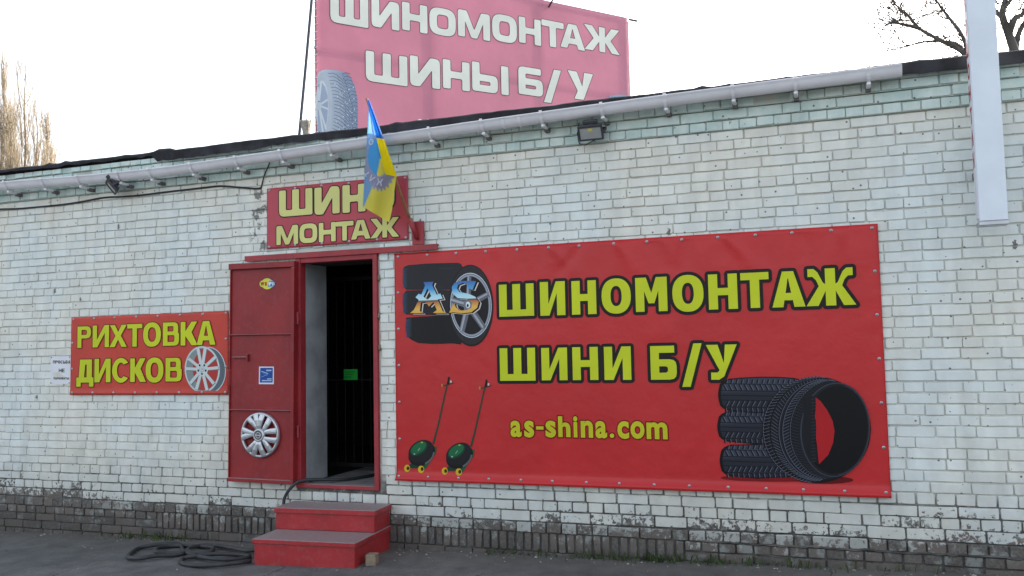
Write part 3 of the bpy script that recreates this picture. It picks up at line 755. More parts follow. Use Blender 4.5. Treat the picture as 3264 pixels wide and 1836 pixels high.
YEL, YELP, BLK, CREAM = C(196, 206, 40), C(208, 205, 130, 1.05), C(32, 26, 26), C(226, 226, 205, 1.05)
def banner_sheet(plane, u0, u1, v0, v1, nu, nv, disp, hem=None):
    mb = MB(); vs = [plane.pt(u0+(u1-u0)*i/nu, v0+(v1-v0)*j/nv, disp(u0+(u1-u0)*i/nu, v0+(v1-v0)*j/nv)) for j in range(nv+1) for i in range(nu+1)]
    mb.add(vs, [(j*(nu+1)+i, j*(nu+1)+i+1, (j+1)*(nu+1)+i+1, (j+1)*(nu+1)+i) for j in range(nv) for i in range(nu)])
    # turned-back edge gives the sheet its thickness
    rim = [i for i in range(nu+1)] + [j*(nu+1)+nu for j in range(1, nv+1)] + [nv*(nu+1)+i for i in range(nu-1, -1, -1)] + [j*(nu+1) for j in range(nv-1, 0, -1)]
    back = [Vector(vs[i])-plane.n*.004 for i in rim]; b = len(mb.v); mb.v += [tuple(q) for q in back]; n = len(rim)
    for k in range(n): mb.f.append((rim[k], b+k, b+(k+1) % n, rim[(k+1) % n])); mb.m.append(0)
    return mb
_gm = None
def grommet(parent, p, n):
    global _gm
    if _gm is None:
        vs, fs = [], []; k = 12
        for r_, y in ((.0125, 0), (.0115, -.003), (.007, -.0045), (.0055, -.0025), (.0035, -.007), (.0, -.008)):
            vs += [(r_*math.cos(2*math.pi*i/k), y, r_*math.sin(2*math.pi*i/k)) for i in range(k)]
        for j in range(5):
            for i in range(k): fs.append((j*k+i, j*k+(i+1) % k, (j+1)*k+(i+1) % k, (j+1)*k+i))
        _gm = bpy.data.meshes.new('grommet'); _gm.from_pydata(vs, [], fs); _gm.materials.append(M['zinc']); _gm.update()
    o = bpy.data.objects.new('grommet', _gm); link(o, parent); o.location = Vector(p)-wloc(parent)
    o.rotation_euler = (0, 0, math.atan2(n.x, -n.y)) if False else (0, 0, math.atan2(-n.x, -n.y)*-1)

def folds(u0, u1, v0, v1, step, amp, seed, base=.016, hem=.0, u_from=-99):
    rg = random.Random(seed); gs = []; x = u0+.03
    while x < u1: gs.append((x, rg.uniform(-.9, .9), rg.uniform(.3, 1)*amp*rg.choice((1, 1, -1)), rg.uniform(.014, .032))); x += step
    ph = [rg.uniform(0, 6) for _ in range(4)]
    def f(u, v):
        dv = v1-v; q = base; on = min(1, max(0, (u-u_from)/.25))*min(1, max(0, (.40-dv)/.15))
        for (x0, k, a, w_) in gs:
            if on: q += on*a*math.exp(-((u-x0-k*dv)/(w_+.20*dv))**2)*math.exp(-dv/.15)*(1-math.exp(-dv/.02))
        q += .0014*math.sin(u*1.7+ph[0])*math.sin(v*2.3+ph[1]) + .0005*math.sin(u*4.1+v*3.0+ph[2])
        if hem:
            e = v-v0
            if e < .065: q += hem*((.065-e)/.065)**1.3
        return max(q, .0095)
    return f

WP = Plane((0, -.010, 0), (1, 0, 0), (0, -1, 0))
# ---- large banner
bu0, bu1, bv0, bv1 = -3.598, .402, .570, 2.570
ban = thing('banner', 'large red tyre fitting banner with yellow lettering and printed tyres beside the doorway', 'banner', (-1.6, -.02, .57), 'banners on the wall')
fd = folds(bu0, bu1, bv0, bv1, .285, .034, 3, hem=.040, u_from=-2.75)
flat_ = lambda u, v: .0182
sheet = banner_sheet(WP, bu0, bu1, bv0, bv1, 150, 70, fd); sheet.build('vinyl_sheet', M['banner'], ban, smooth=True)
for i in range(15):
    for v_ in (bv1-.03, bv0+.035):
        u_ = bu0+.035+(bu1-bu0-.07)*i/14 + rng.uniform(-.01, .01); grommet(ban, WP.pt(u_, v_, fd(u_, v_)+.001), WP.n)
for j in range(1, 6):
    for u_ in (bu0+.035, bu1-.035):
        v_ = bv0+.035+(bv1-bv0-.065)*j/6; grommet(ban, WP.pt(u_, v_, fd(u_, v_)+.001), WP.n)
def zA(L): return [(c_, 1200+.3796*a, 1200*0+1200+.3796*b, 700+.3796*t_, 700+.3796*b_) for c_, a, b, t_, b_ in L]
def zB(L): return [(c_, 2000+.3796*a, 2000+.3796*b, 700+.3796*t_, 700+.3796*b_) for c_, a, b, t_, b_ in L]
line1 = zA([('Ш', 1037, 1328, 542, 812), ('И', 1380, 1590, 522, 805), ('Н', 1645, 1850, 514, 796), ('О', 1895, 2140, 499, 786)]) + \
    zB([('М', 72, 337, 486, 772), ('О', 380, 642, 470, 770), ('Н', 683, 925, 458, 753), ('Т', 953, 1190, 446, 742), ('А', 1213, 1490, 436, 735), ('Ж', 1498, 1915, 410, 722)])
line2 = zA([('Ш', 1043, 1340, 1078, 1352), ('И', 1392, 1608, 1076, 1348), ('Н', 1652, 1866, 1070, 1346), ('И', 1917, 2142, 1066, 1345)]) + \
    zB([('Б', 198, 422, 1060, 1343), ('/', 458, 632, 1040, 1403), ('У', 666, 925, 1050, 1343)])
word('lettering', ban, WP, line1, 1, YEL, BLK, .026, .255, .205, disp=flat_, d=.0012)
word('lettering', ban, WP, line2[:4], 1, YEL, BLK, .026, .255, .205, disp=flat_, d=.0012)
word('lettering', ban, WP, line2[4:], 1, YEL, BLK, .026, .255, .205, disp=flat_, d=.0012)
web = []
wx0, wx1 = 1630, 2128
adv = [('a', 908, 982, 402, 512, 0), ('s', 1000, 1066, 402, 515, 0), ('-', 1080, 1130, 440, 462, 0), ('s', 1143, 1213, 402, 515, 0), ('h', 1228, 1310, 372, 512, 0), ('i', 1330, 1358, 372, 514, 0), ('n', 1380, 1462, 402, 516, 0), ('a', 1478, 1556, 404, 520, 0), ('.', 1575, 1605, 488, 518, 0), ('c', 1626, 1704, 405, 524, 0), ('o', 1714, 1808, 405, 524, 0)]
web = [(c_, 1200+.4734*a, 1200+.4734*b, 1150+.4734*t_, 1150+.4734*b_) for c_, a, b, t_, b_, _ in adv] + [('m', 2000+.4734*132, 2000+.4734*272, 1150+.4734*413, 1150+.4734*526)]
word('lettering', ban, WP, web, 0, C(190, 190, 36), C(120, 18, 14), .010, .2, .035, disp=flat_, d=.0012)
# printed alloy wheel and tyres behind the logo
d = Draw(WP, 1270, 820, .207, disp=flat_, d=.0012)
T1, T2, BL_ = C(42, 42, 45), C(30, 29, 31), C(56, 74, 100)
def body(y0, y1, x0, x1): return [(x0+10, y0+60), (x0+40, y0+15), (x0+95, y0), (x1, y0-30 if y0 < 200 else y0), (x1, y1), (x0+110, y1), (x0+45, y1-20), (x0+10, y1-60), (x0, (y0+y1)/2)]
d.poly([(85, 190), (110, 145), (170, 122), (450, 100), (700, 92), (930, 88), (975, 105), (1000, 150), (1000, 500), (135, 500), (100, 460), (80, 400)], T1)
d.poly([(135, 515), (600, 500), (1000, 520), (1000, 900), (130, 880), (95, 820), (78, 700), (90, 570)], T1)
d.poly([(135, 930), (600, 900), (1000, 900), (980, 1345), (840, 1325), (560, 1335), (320, 1320), (220, 1275), (140, 1210), (125, 1080)], T2)
for (xx, ya, yb) in ((82, 190, 470), (82, 570, 860), (132, 960, 1230)):
    d.mb.add([d.P(xx, ya), d.P(xx+85, ya-30), d.P(xx+85, yb), d.P(xx+6, yb)], [(0, 1, 2, 3)], c=[BL_, T1, T1, BL_]); d.up()
for q in range(9):
    d.line([(100+q*6, 210+q*30), (150+q*4, 200+q*30)], 5, T2); d.line([(140, 1000+q*28), (185+q*3, 1004+q*28)], 5, C(22, 24, 30))
for q in range(7): d.line([(560+q*22, 920+q*3), (600+q*22, 1080+q*10), (700+q*14, 1260)], 5, C(26, 28, 33))
for q in range(6): d.line([(620+q*22, 430+q*4), (600+q*22, 520)], 5, C(58, 60, 66))
for q in range(6): d.line([(630+q*36, 178), (660+q*36, 180), (662+q*36, 155)], 4, C(70, 75, 84))
d.ell(1130, 745, 345, 628, T2, rot=-1, col2=C(50, 50, 53)); d.ell(1130, 740, 330, 605, C(46, 45, 47), rot=-1)
d.ell(1130, 742, 318, 500, C(196, 204, 214), rot=-2); d.ell(1130, 742, 307, 486, C(40, 40, 44), rot=-2); d.ell(1130, 742, 300, 478, C(150, 156, 166), rot=-2); d.ell(1128, 742, 275, 448, C(33, 32, 36), rot=-2)
hub_ = (1085, 735)
for (ex, ey, w0, w1) in ((1105, 300, 80, 62), (1395, 570, 95, 80), (1330, 1090, 100, 85), (990, 1140, 95, 82), (840, 660, 110, 90)):
    d.line([hub_, (ex, ey)], w0, C(104, 107, 114), w1); d.line([(hub_[0]-12, hub_[1]-8), (ex-14, ey-6)], w0*.35, C(162, 167, 176), w1*.35)
d.ell(1085, 735, 70, 95, C(120, 124, 132)); d.ell(1085, 735, 34, 50, C(225, 230, 235)); d.ell(1080, 745, 16, 26, C(40, 40, 44))
d.build('wheel_print', ban)
# AS logo letters, blue to gold
def logo_mat():
    m, t, p = newmat('chrome_logo_ink'); g = NT(t); z_ = g.n('SeparateXYZ', _0=g.n('NewGeometry').outputs['Position']).outputs[2]
    a = at(1400, 898).z; b = at(1400, 1002).z
    f = g.math('DIVIDE', g.math('SUBTRACT', z_, b), a-b); cr = g.n('ValToRGB'); g.set(cr.inputs[0], f); e = cr.color_ramp.elements
    e[0].position = 0; e[0].color = C(214, 164, 52); e[1].position = 1; e[1].color = C(44, 86, 160)
    for ps, cc in ((.18, C(226, 176, 74)), (.36, C(186, 112, 58)), (.42, C(52, 44, 42)), (.45, C(190, 226, 232)), (.56, C(170, 216, 234)), (.76, C(58, 150, 206))): el = e.new(ps); el.color = cc
    t.links.new(cr.outputs[0], p.inputs['Base Color']); p.inputs['Roughness'].default_value = .4; return m
M['logo'] = logo_mat()
Ash = [(405, 385), (560, 380), (540, 430), (610, 580), (665, 560), (700, 640), (625, 650), (700, 830), (760, 860), (550, 860), (610, 815), (560, 690), (490, 760), (440, 690), (365, 700), (350, 830), (400, 862), (200, 862), (260, 810), (310, 705), (335, 660), (285, 620), (330, 565), (375, 575), (430, 440)]
Ahole = [(468, 480), (405, 610), (470, 655), (525, 600)]
Ssh = [(1190, 370), (1215, 370), (1160, 500), (1090, 480), (1085, 420), (1010, 400), (940, 425), (920, 480), (960, 540), (1090, 560), (1200, 610), (1255, 690), (1230, 780), (1140, 850), (1000, 865), (870, 850), (800, 855), (850, 740), (880, 705), (900, 770), (960, 820), (1060, 820), (1140, 780), (1150, 700), (1060, 640), (930, 630), (850, 560), (840, 460), (880, 400), (960, 368), (1090, 365)]
def flat_letters(off, dd, col, mat, name, parent, sh):
    mb = MB(); px = lambda p: (1270+.207*(p[0]+off[0]), 820+.207*(p[1]+off[1]))
    for outer, holes in sh:
        polys = [[WP.uv(*px(q)) for q in pl] for pl in [outer]+holes]; flat = [p for q in polys for p in q]
        tr = tessellate_polygon([[Vector((x, y, 0)) for x, y in q] for q in polys])
        mb.add([WP.pt(x, y, dd+flat_(x, y)) for x, y in flat], [f for f in tr if len(set(f)) == 3], c=col)
    return mb.build(name, M[mat], parent)
lg = flat_letters((0, 0), .0085, C(255, 255, 255), 'logo', 'logo_letters', ban, [(Ash, [Ahole]), (Ssh, [])])
flat_letters((42, 20), .0075, C(214, 206, 196), 'printm', 'letter_rim', lg, [(Ash, [Ahole]), (Ssh, [])])
flat_letters((26, 12), .0080, C(22, 20, 24), 'printm', 'letter_shadow', lg, [(Ash, [Ahole]), (Ssh, [])])
# printed air jacks
for jx, jy in ((0, 0), (253, 18)):
    d = Draw(WP, 1200+.4734*jx, 1150+.4734*jy, .4734, disp=flat_, d=.0012); G1, G2 = C(30, 88, 58), C(22, 62, 44)
    d.line([(388, 560), (420, 440), (455, 280), (490, 125)], 13, C(38, 66, 52), 9); d.line([(440, 172), (524, 148)], 7, C(60, 58, 52)); d.line([(494, 108), (488, 160)], 12, C(22, 22, 22))
    d.ell(448, 165, 7, 12, C(186, 120, 60)); d.ell(507, 140, 6, 9, C(200, 196, 186))
    d.poly([(330, 735), (300, 725), (385, 575), (412, 575), (408, 620)], G1); d.poly([(235, 690), (330, 700), (330, 722), (215, 722)], G2)
    d.ell(213, 722, 20, 24, C(208, 172, 40)); d.ell(219, 722, 10, 13, C(60, 50, 20)); d.ell(307, 729, 21, 25, C(208, 172, 40)); d.ell(314, 727, 10, 13, C(60, 50, 20))
    d.ell(312, 625, 96, 74, C(24, 22, 24), rot=-33, col2=C(40, 38, 40)); d.ell(306, 606, 90, 68, C(34, 32, 34), rot=-33); d.ring(318, 640, 88, 58, .86, .8, C(96, 96, 100), rot=-33, a0=20, a1=100)
    d.ell(292, 590, 66, 40, G2, rot=-35); d.ell(290, 585, 58, 32, C(34, 104, 66), rot=-35); d.ell(312, 548, 8, 6, C(150, 170, 60)); d.ell(262, 626, 6, 5, C(150, 190, 160))
    d.line([(285, 605), (300, 585)], 4, C(150, 190, 160))
    d.build('jack_print', ban)
# printed tyre stack
d = Draw(WP, 2000, 1150, .4734, disp=flat_, d=.0012)
d.ell(1010, 785, 380, 26, C(120, 20, 24)); d.ell(1330, 800, 190, 26, C(96, 16, 20))
K1, K2, K3 = C(38, 41, 50), C(15, 15, 20), C(98, 104, 120)
def tyre_row(y0, y1, x0, x1, bow):
    h_ = y1-y0
    pts = [(x0+4, y0+h_*.36), (x0+12, y0+h_*.2), (x0+30, y0+26), (x0+70, y0+8)] + [(x0+70+(x1-x0-150)*k/8, y0+8-bow*math.sin(math.pi*k/8)) for k in range(1, 8)] + [(x1-60, y0+22), (x1-22, y0+52), (x1, y0+h_*.5), (x1-20, y1-30), (x1-70, y1-4), (x0+250, y1+12), (x0+70, y1-6), (x0+34, y1-22), (x0+14, y1-h_*.18), (x0+4, y1-h_*.34), (x0, y0+h_*.5)]
    d.poly(pts, C(12, 12, 16)); d.poly([(x*.94+.06*(x0+x1)/2, y*.94+.06*(y0+y1)/2) for x, y in pts], [C(58, 62, 75) if y < (y0+y1)/2 else K1 for x, y in pts])
    for r_ in (.16, .36, .50, .64, .84): d.line([(x0+12+40*abs(r_-.5), y0+h_*r_+4), ((x0+x1)/2-100, y0+h_*r_+14-bow*.4), (x1-20, y0+h_*r_+16)], 5, K2)
    for q in range(26):
        xx = x0+52+q*35
        if xx > x1-90: break
        sk = 16
        for (ra, rb, s_) in ((.03, .14, .4), (.18, .34, -1), (.66, .82, 1), (.86, .98, -.3)):
            d.line([(xx+sk*s_, y0+h_*ra+6), (xx-sk*s_*.2, y0+h_*rb+8)], 9, K2)
            d.line([(xx+9+sk*s_, y0+h_*ra+7), (xx+9-sk*s_*.2, y0+h_*rb+7)], 4, K3)
tyre_row(555, 780, 622, 1285, 4); tyre_row(330, 548, 606, 1272, 6); tyre_row(112, 340, 612, 1268, 14)
# standing tyre: tread crown, then the opening with the far rim
d.ell(1272, 462, 366, 357, K2, rot=8); d.ell(1285, 462, 345, 340, C(30, 31, 38), rot=8)
def tp(s_, a_):
    e_ = .08+.06*0; x = (366+(234-366)*s_)*math.cos(a_); y = (357+(318-357)*s_)*math.sin(a_); cx_ = 1272+(1398-1272)*s_
    r_ = R(8-4*s_); return (cx_+x*math.cos(r_)-y*math.sin(r_), 462+x*math.sin(r_)+y*math.cos(r_))
for s0, wd, cc in ((.04, 4, K3), (.22, 7, K2), (.42, 6, K2), (.45, 3, K3), (.52, 6, K2), (.55, 3, K3), (.72, 6, K2), (.74, 3, K3)):
    d.line([tp(s0, R(88+q*4)) for q in range(47)], wd, cc)
for q in range(48):
    a = R(90+q*3.7)
    for (s0, s1, sk) in ((.03, .20, 3), (.24, .41, -4), (.56, .71, 4), (.74, .97, -2)):
        d.line([tp(s0, a), tp(s1, a+R(sk))], 5.5, C(15, 15, 19)); d.line([tp(s0, a+R(.9)), tp(s1, a+R(sk+.9))], 2.6, K3 if s0 < .7 else C(52, 55, 65))
d.ell(1398, 462, 234, 318, C(58, 60, 70), rot=4); d.ell(1400, 462, 227, 310, C(28, 28, 34), rot=4); d.ell(1404, 462, 212, 296, C(13, 12, 15), rot=4)
d.poly([(1268, 245), (1300, 270), (1345, 330), (1380, 400), (1394, 470), (1384, 550), (1352, 630), (1290, 694), (1284, 640), (1276, 560), (1270, 520), (1272, 440), (1262, 370), (1268, 320)], C(172, 30, 36))
d.poly([(1185, 255), (1235, 232), (1266, 246), (1264, 310), (1245, 345), (1270, 400), (1270, 500), (1250, 548), (1276, 590), (1284, 690), (1240, 660), (1200, 560), (1186, 420)], C(24, 25, 31))
for yy in range(260, 680, 22): d.line([(1238, yy), (1268, yy-6)], 4, C(48, 50, 58))
d.ring(1404, 462, 222, 305, .985, .985, C(54, 56, 66), rot=4, a0=-80, a1=80)
d.build('tyre_print', ban)

# ---- left banner
lb = thing('banner', 'small red banner with yellow lettering and a printed alloy rim left of the door', 'banner', (-6.36, -.02, 1.32), 'banners on the wall')
lu0, lu1, lv0, lv1 = -7.340, -5.382, 1.318, 2.115
fl = folds(lu0, lu1, lv0, lv1, .27, .003, 11, hem=.010)
banner_sheet(WP, lu0, lu1, lv0, lv1, 80, 36, fl).build('vinyl_sheet', M['banner2'], lb, smooth=True)
for i in range(8):
    for v_ in (lv1-.02, lv0+.022):
        u_ = lu0+.03+(lu1-lu0-.06)*i/7; grommet(lb, WP.pt(u_, v_, fl(u_, v_)+.001), WP.n)
for j in range(1, 3):
    for u_ in (lu0+.02, lu1-.03):
        v_ = lv0+(lv1-lv0)*j/3; grommet(lb, WP.pt(u_, v_, fl(u_, v_)+.001), WP.n)
def zL(L): return [(c_, .5174*a, .5174*b, 500+.5174*t_, 500+.5174*b_) for c_, a, b, t_, b_ in L]
word('lettering', lb, WP, zL([('Р', 487, 570, 1045, 1176), ('И', 581, 681, 1038, 1173), ('Х', 684, 791, 1036, 1171), ('Т', 793, 885, 1030, 1169), ('О', 891, 1000, 1022, 1167), ('В', 1013, 1112, 1020, 1163), ('К', 1122, 1226, 1016, 1161), ('А', 1220, 1336, 1012, 1158)]), 1, YEL, C(86, 40, 16), .008, .245, .19, disp=flat_, d=.0012)
word('lettering', lb, WP, zL([('Д', 481, 586, 1248, 1415), ('И', 592, 690, 1244, 1388), ('С', 700, 803, 1241, 1389), ('К', 812, 908, 1241, 1386), ('О', 906, 1016, 1238, 1388), ('В', 1029, 1128, 1238, 1383)]), 1, YEL, C(86, 40, 16), .008, .245, .19, disp=flat_, d=.0012)
d = Draw(WP, 560, 1080, .1311, disp=flat_, d=.0012); S1, S2, S3 = C(196, 206, 204), C(132, 146, 152), C(92, 104, 112); RD = C(172, 58, 52)
d.ell(850, 755, 405, 560, C(188, 200, 202), rot=-4); d.ell(845, 755, 385, 540, S3, rot=-4); d.ell(680, 745, 432, 572, S2, rot=-2); d.ell(678, 745, 424, 564, S1, rot=-2); d.ell(676, 745, 392, 530, S2, rot=-2); d.ell(690, 745, 372, 505, RD, rot=-2)
d.ring(640, 745, 352, 480, .66, .86, C(130, 142, 142), rot=-2, a0=105, a1=262, dx=40)
for (ex, ey) in ((570, 225), (750, 225), (1000, 440), (1075, 700), (960, 1090), (795, 1250), (535, 1230), (385, 1080), (280, 725), (345, 480)):
    d.line([(672, 740), (ex+12, ey+14)], 78, S3, 88); d.line([(672, 738), (ex, ey)], 66, S1, 74)
d.ell(672, 740, 145, 165, S1)
for q in range(5): d.ell(672+95*math.sin(R(36+72*q)), 735-115*math.cos(R(36+72*q)), 22, 28, C(26, 34, 36))
d.ell(668, 738, 62, 68, S2); d.ell(666, 735, 52, 58, S1); d.line([(640, 735), (690, 728), (668, 765)], 12, C(52, 66, 70))
d.build('rim_print', lb)

# ---- banner above the door
sb = thing('banner', 'faded pink red banner with pale two line lettering above the door, behind the flag', 'banner', (-4.2, -.02, 2.69), 'banners on the wall')
su0, su1, sv0, sv1 = -4.944, -3.455, 2.688, 3.268
fs_ = folds(su0, su1, sv0, sv1, .3, .0015, 23)
banner_sheet(WP, su0, su1, sv0, sv1, 60, 26, fs_).build('vinyl_sheet', M['banner3'], sb, smooth=True)
for i in range(6):
    for v_ in (sv1-.02, sv0+.02):
        u_ = su0+.025+(su1-su0-.05)*i/5; grommet(sb, WP.pt(u_, v_, fs_(u_, v_)+.001), WP.n)
def zS(L): return [(c_, 700+.5175*a, 700+.5175*b, 500+.5175*t_, 500+.5175*b_) for c_, a, b, t_, b_ in L]
word('lettering', sb, WP, zS([('Ш', 374, 579, 202, 364), ('И', 592, 746, 187, 354), ('Н', 764, 905, 172, 342), ('О', 918, 1084, 160, 328)]), 2, YELP, C(56, 34, 32), .010, .30, .235, disp=flat_)
word('lettering', sb, WP, zS([('М', 358, 491, 424, 541), ('О', 500, 609, 414, 530), ('Н', 619, 722, 406, 524), ('Т', 722, 832, 399, 517), ('А', 816, 936, 390, 508), ('Ж', 936, 1112, 378, 498)]), 2, YELP, C(56, 34, 32), .009, .27, .24, disp=flat_)

# ---- white parking notice
ns = thing('notice', 'small white paper notice with three lines of black lettering screwed to the brick wall', 'sign', (-7.49, -.015, 1.43))
mb = MB(); mb.box(-7.625, -7.352, -.016, -.012, 1.428, 1.718); mb.build('board', M['white'], ns)
NP = Plane((0, -.0165, 0), (1, 0, 0), (0, -1, 0))
def zN(txt, x0, x1, t_, b_):
    n = len(txt); wd = (x1-x0)/n; L = []
    for i, ch in enumerate(txt):
        wf = .84 if ch not in '!' else .35
        L.append((ch, .421*(x0+wd*i), .421*(x0+wd*(i+wf)), 640+.421*t_, 640+.421*b_))
    return L
word('lettering', ns, NP, zN('ПРОСЬБА', 402, 536, 1209, 1232), 1, BLK, BLK, 0, .23, .19, d=.0006)
word('lettering', ns, NP, zN('НЕ', 446, 494, 1271, 1298), 1, BLK, BLK, 0, .23, .19, d=.0006)
word('lettering', ns, NP, zN('ПАРКОВАТЬ!', 407, 532, 1336, 1353), 1, BLK, BLK, 0, .23, .19, d=.0006)
for u_, v_ in ((-7.612, 1.705), (-7.365, 1.705), (-7.612, 1.44), (-7.365, 1.44)):
    m_ = MB(); m_.tube([(u_, -.0155, v_), (u_, -.0195, v_)], .006, 8); m_.build('screw', M['darkmetal'], ns)

# ---- roof billboard
BT = R(40.6); BU = Vector((math.sin(BT), math.cos(BT), 0)); BN = Vector((math.cos(BT), -math.sin(BT), 0))
p0 = EYE + ray(1008, 300)*(13.4/ math.hypot(ray(1008, 300).x, ray(1008, 300).y)); BO = Vector((p0.x, p0.y, 0))
BP = Plane(BO, BU, BN)
bw = BP.uv(2004, 150)[0]; btop = BP.uv(1990, 56)[1]; bbot = btop-3.0
bill = thing('billboard', 'backlit pink tyre shop billboard standing on a frame above the roof', 'billboard', (BO+BU*bw/2)+Vector((0, 0, 3.75)))
fb = lambda u, v: .02+.0022*math.sin(u*2.1+.6)*math.sin(v*1.6)+.0006*math.sin(u*7+v*3)
fbp = lambda u, v: .0232
banner_sheet(BP, 0, bw, bbot, btop, 70, 36, fb).build('vinyl_sheet', M['bill'], bill, smooth=True)
mb = MB()
for u_ in (.02, bw*.335, bw*.685, bw-.02): mb.tube([BP.pt(u_, 3.75, -.03), BP.pt(u_, btop+.02, -.03)], .028, 8)
for v_ in (bbot+.03, (bbot+btop)/2, btop): mb.tube([BP.pt(-.02, v_, -.035), BP.pt(bw+(.24 if v_ == btop else .02), v_, -.035)], .022, 8)
mb.build('frame', M['pipe'], bill)
for u_ in (.3, bw*.5, bw-.4):
    m_ = MB(); m_.tube([BP.pt(u_, bbot+.35, -.06), BP.pt(u_, 3.70, -1.2)], .022, 6); m_.build('brace', M['pipe'], bill)
m_ = MB(); m_.tube([at(953, 440, 3.6), at(974, 215, 3.75), at(997, -40, 3.9)], .021, 8); m_.build('side_strut', M['darkmetal'], bill)
m_ = MB(); a_ = BP.pt(*BP.uv(1748, 28), -.03); m_.tube([a_, a_+Vector((.28, -.25, .22)), a_+Vector((.55, -.5, .36))], .016, 8); m_.build('lamp_arm', M['darkmetal'], bill)
m_ = MB(); e_ = a_+Vector((.6, -.55, .38)); m_.box(e_.x-.12, e_.x+.12, e_.y-.1, e_.y+.1, e_.z-.02, e_.z+.07, bev=.01); m_.build('lamp_head', M['darkmetal'], bill)
def zK(L): return [(c_, 900+.4612*a, 900+.4612*b, .4612*t_, .4612*b_) for c_, a, b, t_, b_ in L]
BC, BOC = C(232, 236, 224, 1.0), C(104, 82, 84)
word('lettering', bill, BP, zK([('Ш', 328, 590, -28, 176), ('И', 612, 804, 8, 200), ('Н', 823, 998, 30, 222), ('О', 1012, 1194, 64, 246), ('М', 1209, 1430, 86, 268), ('О', 1445, 1616, 110, 292), ('Н', 1630, 1782, 130, 308), ('Т', 1787, 1940, 150, 328), ('А', 1915, 2085, 172, 340), ('Ж', 2082, 2324, 192, 362)]), 2, BC, BOC, .012, .29, .235, mat='printm', disp=fbp, d=.001)
word('lettering', bill, BP, zK([('Ш', 573, 860, 374, 580), ('И', 878, 1085, 400, 605), ('Н', 1105, 1290, 424, 622), ('Ы', 1307, 1558, 446, 644)]), 2, BC, BOC, .012, .29, .235, mat='printm', disp=fbp, d=.001)
word('lettering', bill, BP, zK([('Б', 1627, 1800, 472, 662), ('/', 1800, 1923, 482, 716), ('У', 1968, 2144, 502, 690)]), 2, BC, BOC, .012, .29, .235, mat='printm', disp=fbp, d=.001)
word('lettering', bill, BP, zK([('з', 925, 972, 825, 900), ('з', 985, 1028, 825, 900), ('о', 1045, 1090, 830, 900)]), 0, BC, BOC, 0, .29, .05, mat='printm', disp=fbp, d=.001)
d = Draw(BP, 1000, 200, .1655, disp=fbp, d=.001); W1, W2, W3, W4 = C(150, 166, 190), C(128, 146, 172), C(196, 206, 216), C(66, 78, 100)
d.poly([(62, 260), (90, 190), (160, 150), (260, 132), (400, 146), (540, 176), (640, 220), (720, 320), (780, 450), (815, 620), (835, 800), (838, 1000), (835, 1400), (62, 1480)], [W3, W3, W3, W1, W1, W1, W2, W2, W2, W2, W2, W2, W2, W3])
d.poly([(66, 300), (130, 200), (200, 200), (262, 300), (320, 500), (345, 750), (335, 1050), (290, 1400), (66, 1440)], C(182, 194, 206))
d.ell(150, 850, 125, 500, C(206, 214, 222)); d.poly([(66, 420), (150, 395), (215, 480), (258, 640), (268, 850), (250, 1100), (200, 1340), (66, 1400)], C(160, 176, 198))
for (ex, ey) in ((130, 400), (255, 720), (270, 900), (230, 1290), (170, 1360), (75, 480)): d.line([(90, 830), (ex, ey)], 30, C(206, 216, 224), 36)
d.ell(95, 840, 48, 80, C(196, 206, 216)); d.ell(92, 755, 12, 14, C(60, 70, 80)); d.ell(98, 1345, 12, 14, C(60, 70, 80))
for q in range(17):
    y_ = 215+q*66; x_ = 265+min(q*14, 120)-max(0, q-11)*6
    d.line([(x_, y_), (x_+95, y_-6+q*3), (x_+175, y_+28+q*5), (x_+205+q*3, y_+75+q*5)], 8, W4)
    d.line([(x_+205, y_+60), (x_+260, y_+105), (x_+300, y_+150)], 8, W4)
    if q < 15: d.line([(x_+290, y_+95), (x_+330, y_+135), (x_+375-q*3, y_+100)], 8, W4)
    xr = 545+min(q*22, 180); y2 = 200+q*70; d.line([(xr, y2+20), (xr+60, y2-2), (min(832, xr+150), y2+26)], 8, W4); d.line([(xr, y2+20), (xr+14, y2+72)], 7, W4)
for q in range(26): d.ell(400+(q*97) % 400, 420+(q*173) % 900, 10, 13, C(214, 224, 234))
d.build('tyre_print', bill)
d = Draw(BP, 900, 0, .4612, disp=fbp, d=.001); d.poly([(2240, 690), (2255, 668), (2300, 657), (2360, 657), (2390, 668), (2398, 900), (2240, 900)], W1)
for q in range(7): d.line([(2250+q*20, 672), (2262+q*20, 684)], 4, W4)
d.build('tyre_print', bill)
for i in range(24):
    v_ = btop-.06-i*.12
    m_ = MB(); q = BP.pt(.012, v_, .03); m_.tube([q, BP.pt(-.03, v_-.02, -.02)], .007, 5); m_.build('lacing', M['white'], bill)

# ---- projecting light box sign
bx = thing('light_box_sign', 'tall narrow white light box sign with red vertical letters on the right of the wall', 'sign', (1.11, -.25, 2.5))
X0, X1, Y0, Y1, Z0, Z1 = 1.024, 1.198, -.350, -.235, 2.472, 5.25
mb = MB(); mb.box(X0, X1, Y0, Y1, Z0+.03, Z1, bev=.004); mb.build('housing', M['alu'], bx)
mb = MB(); mb.box(X0-.004, X1+.004, Y0-.004, Y1+.004, Z0, Z0+.028, bev=.003); mb.build('bottom_trim', M['zinc'], bx)
mb = MB(); mb.box(X0-.005, X0-.0005, Y0+.012, Y1-.012, Z0+.05, Z1-.05); mb.build('side_face', M['white'], bx)
for q, ch in enumerate('ШИНОМОНТАЖ'):
    vs, fs = font_shapes(ch, .045); x0, x1 = min(v[0] for v in vs), max(v[0] for v in vs); y0, y1 = min(v[1] for v in vs), max(v[1] for v in vs)
    zc = 2.93+(9-q)*.157; mb = MB()
    mb.add([(X0-.0062, Y1-.017-(x-x0)/(x1-x0)*.08, zc-.055+(y-y0)/(y1-y0)*.115) for x, y in vs], fs, c=C(176, 44, 56)); mb.build('letter', M['printm'], bx)
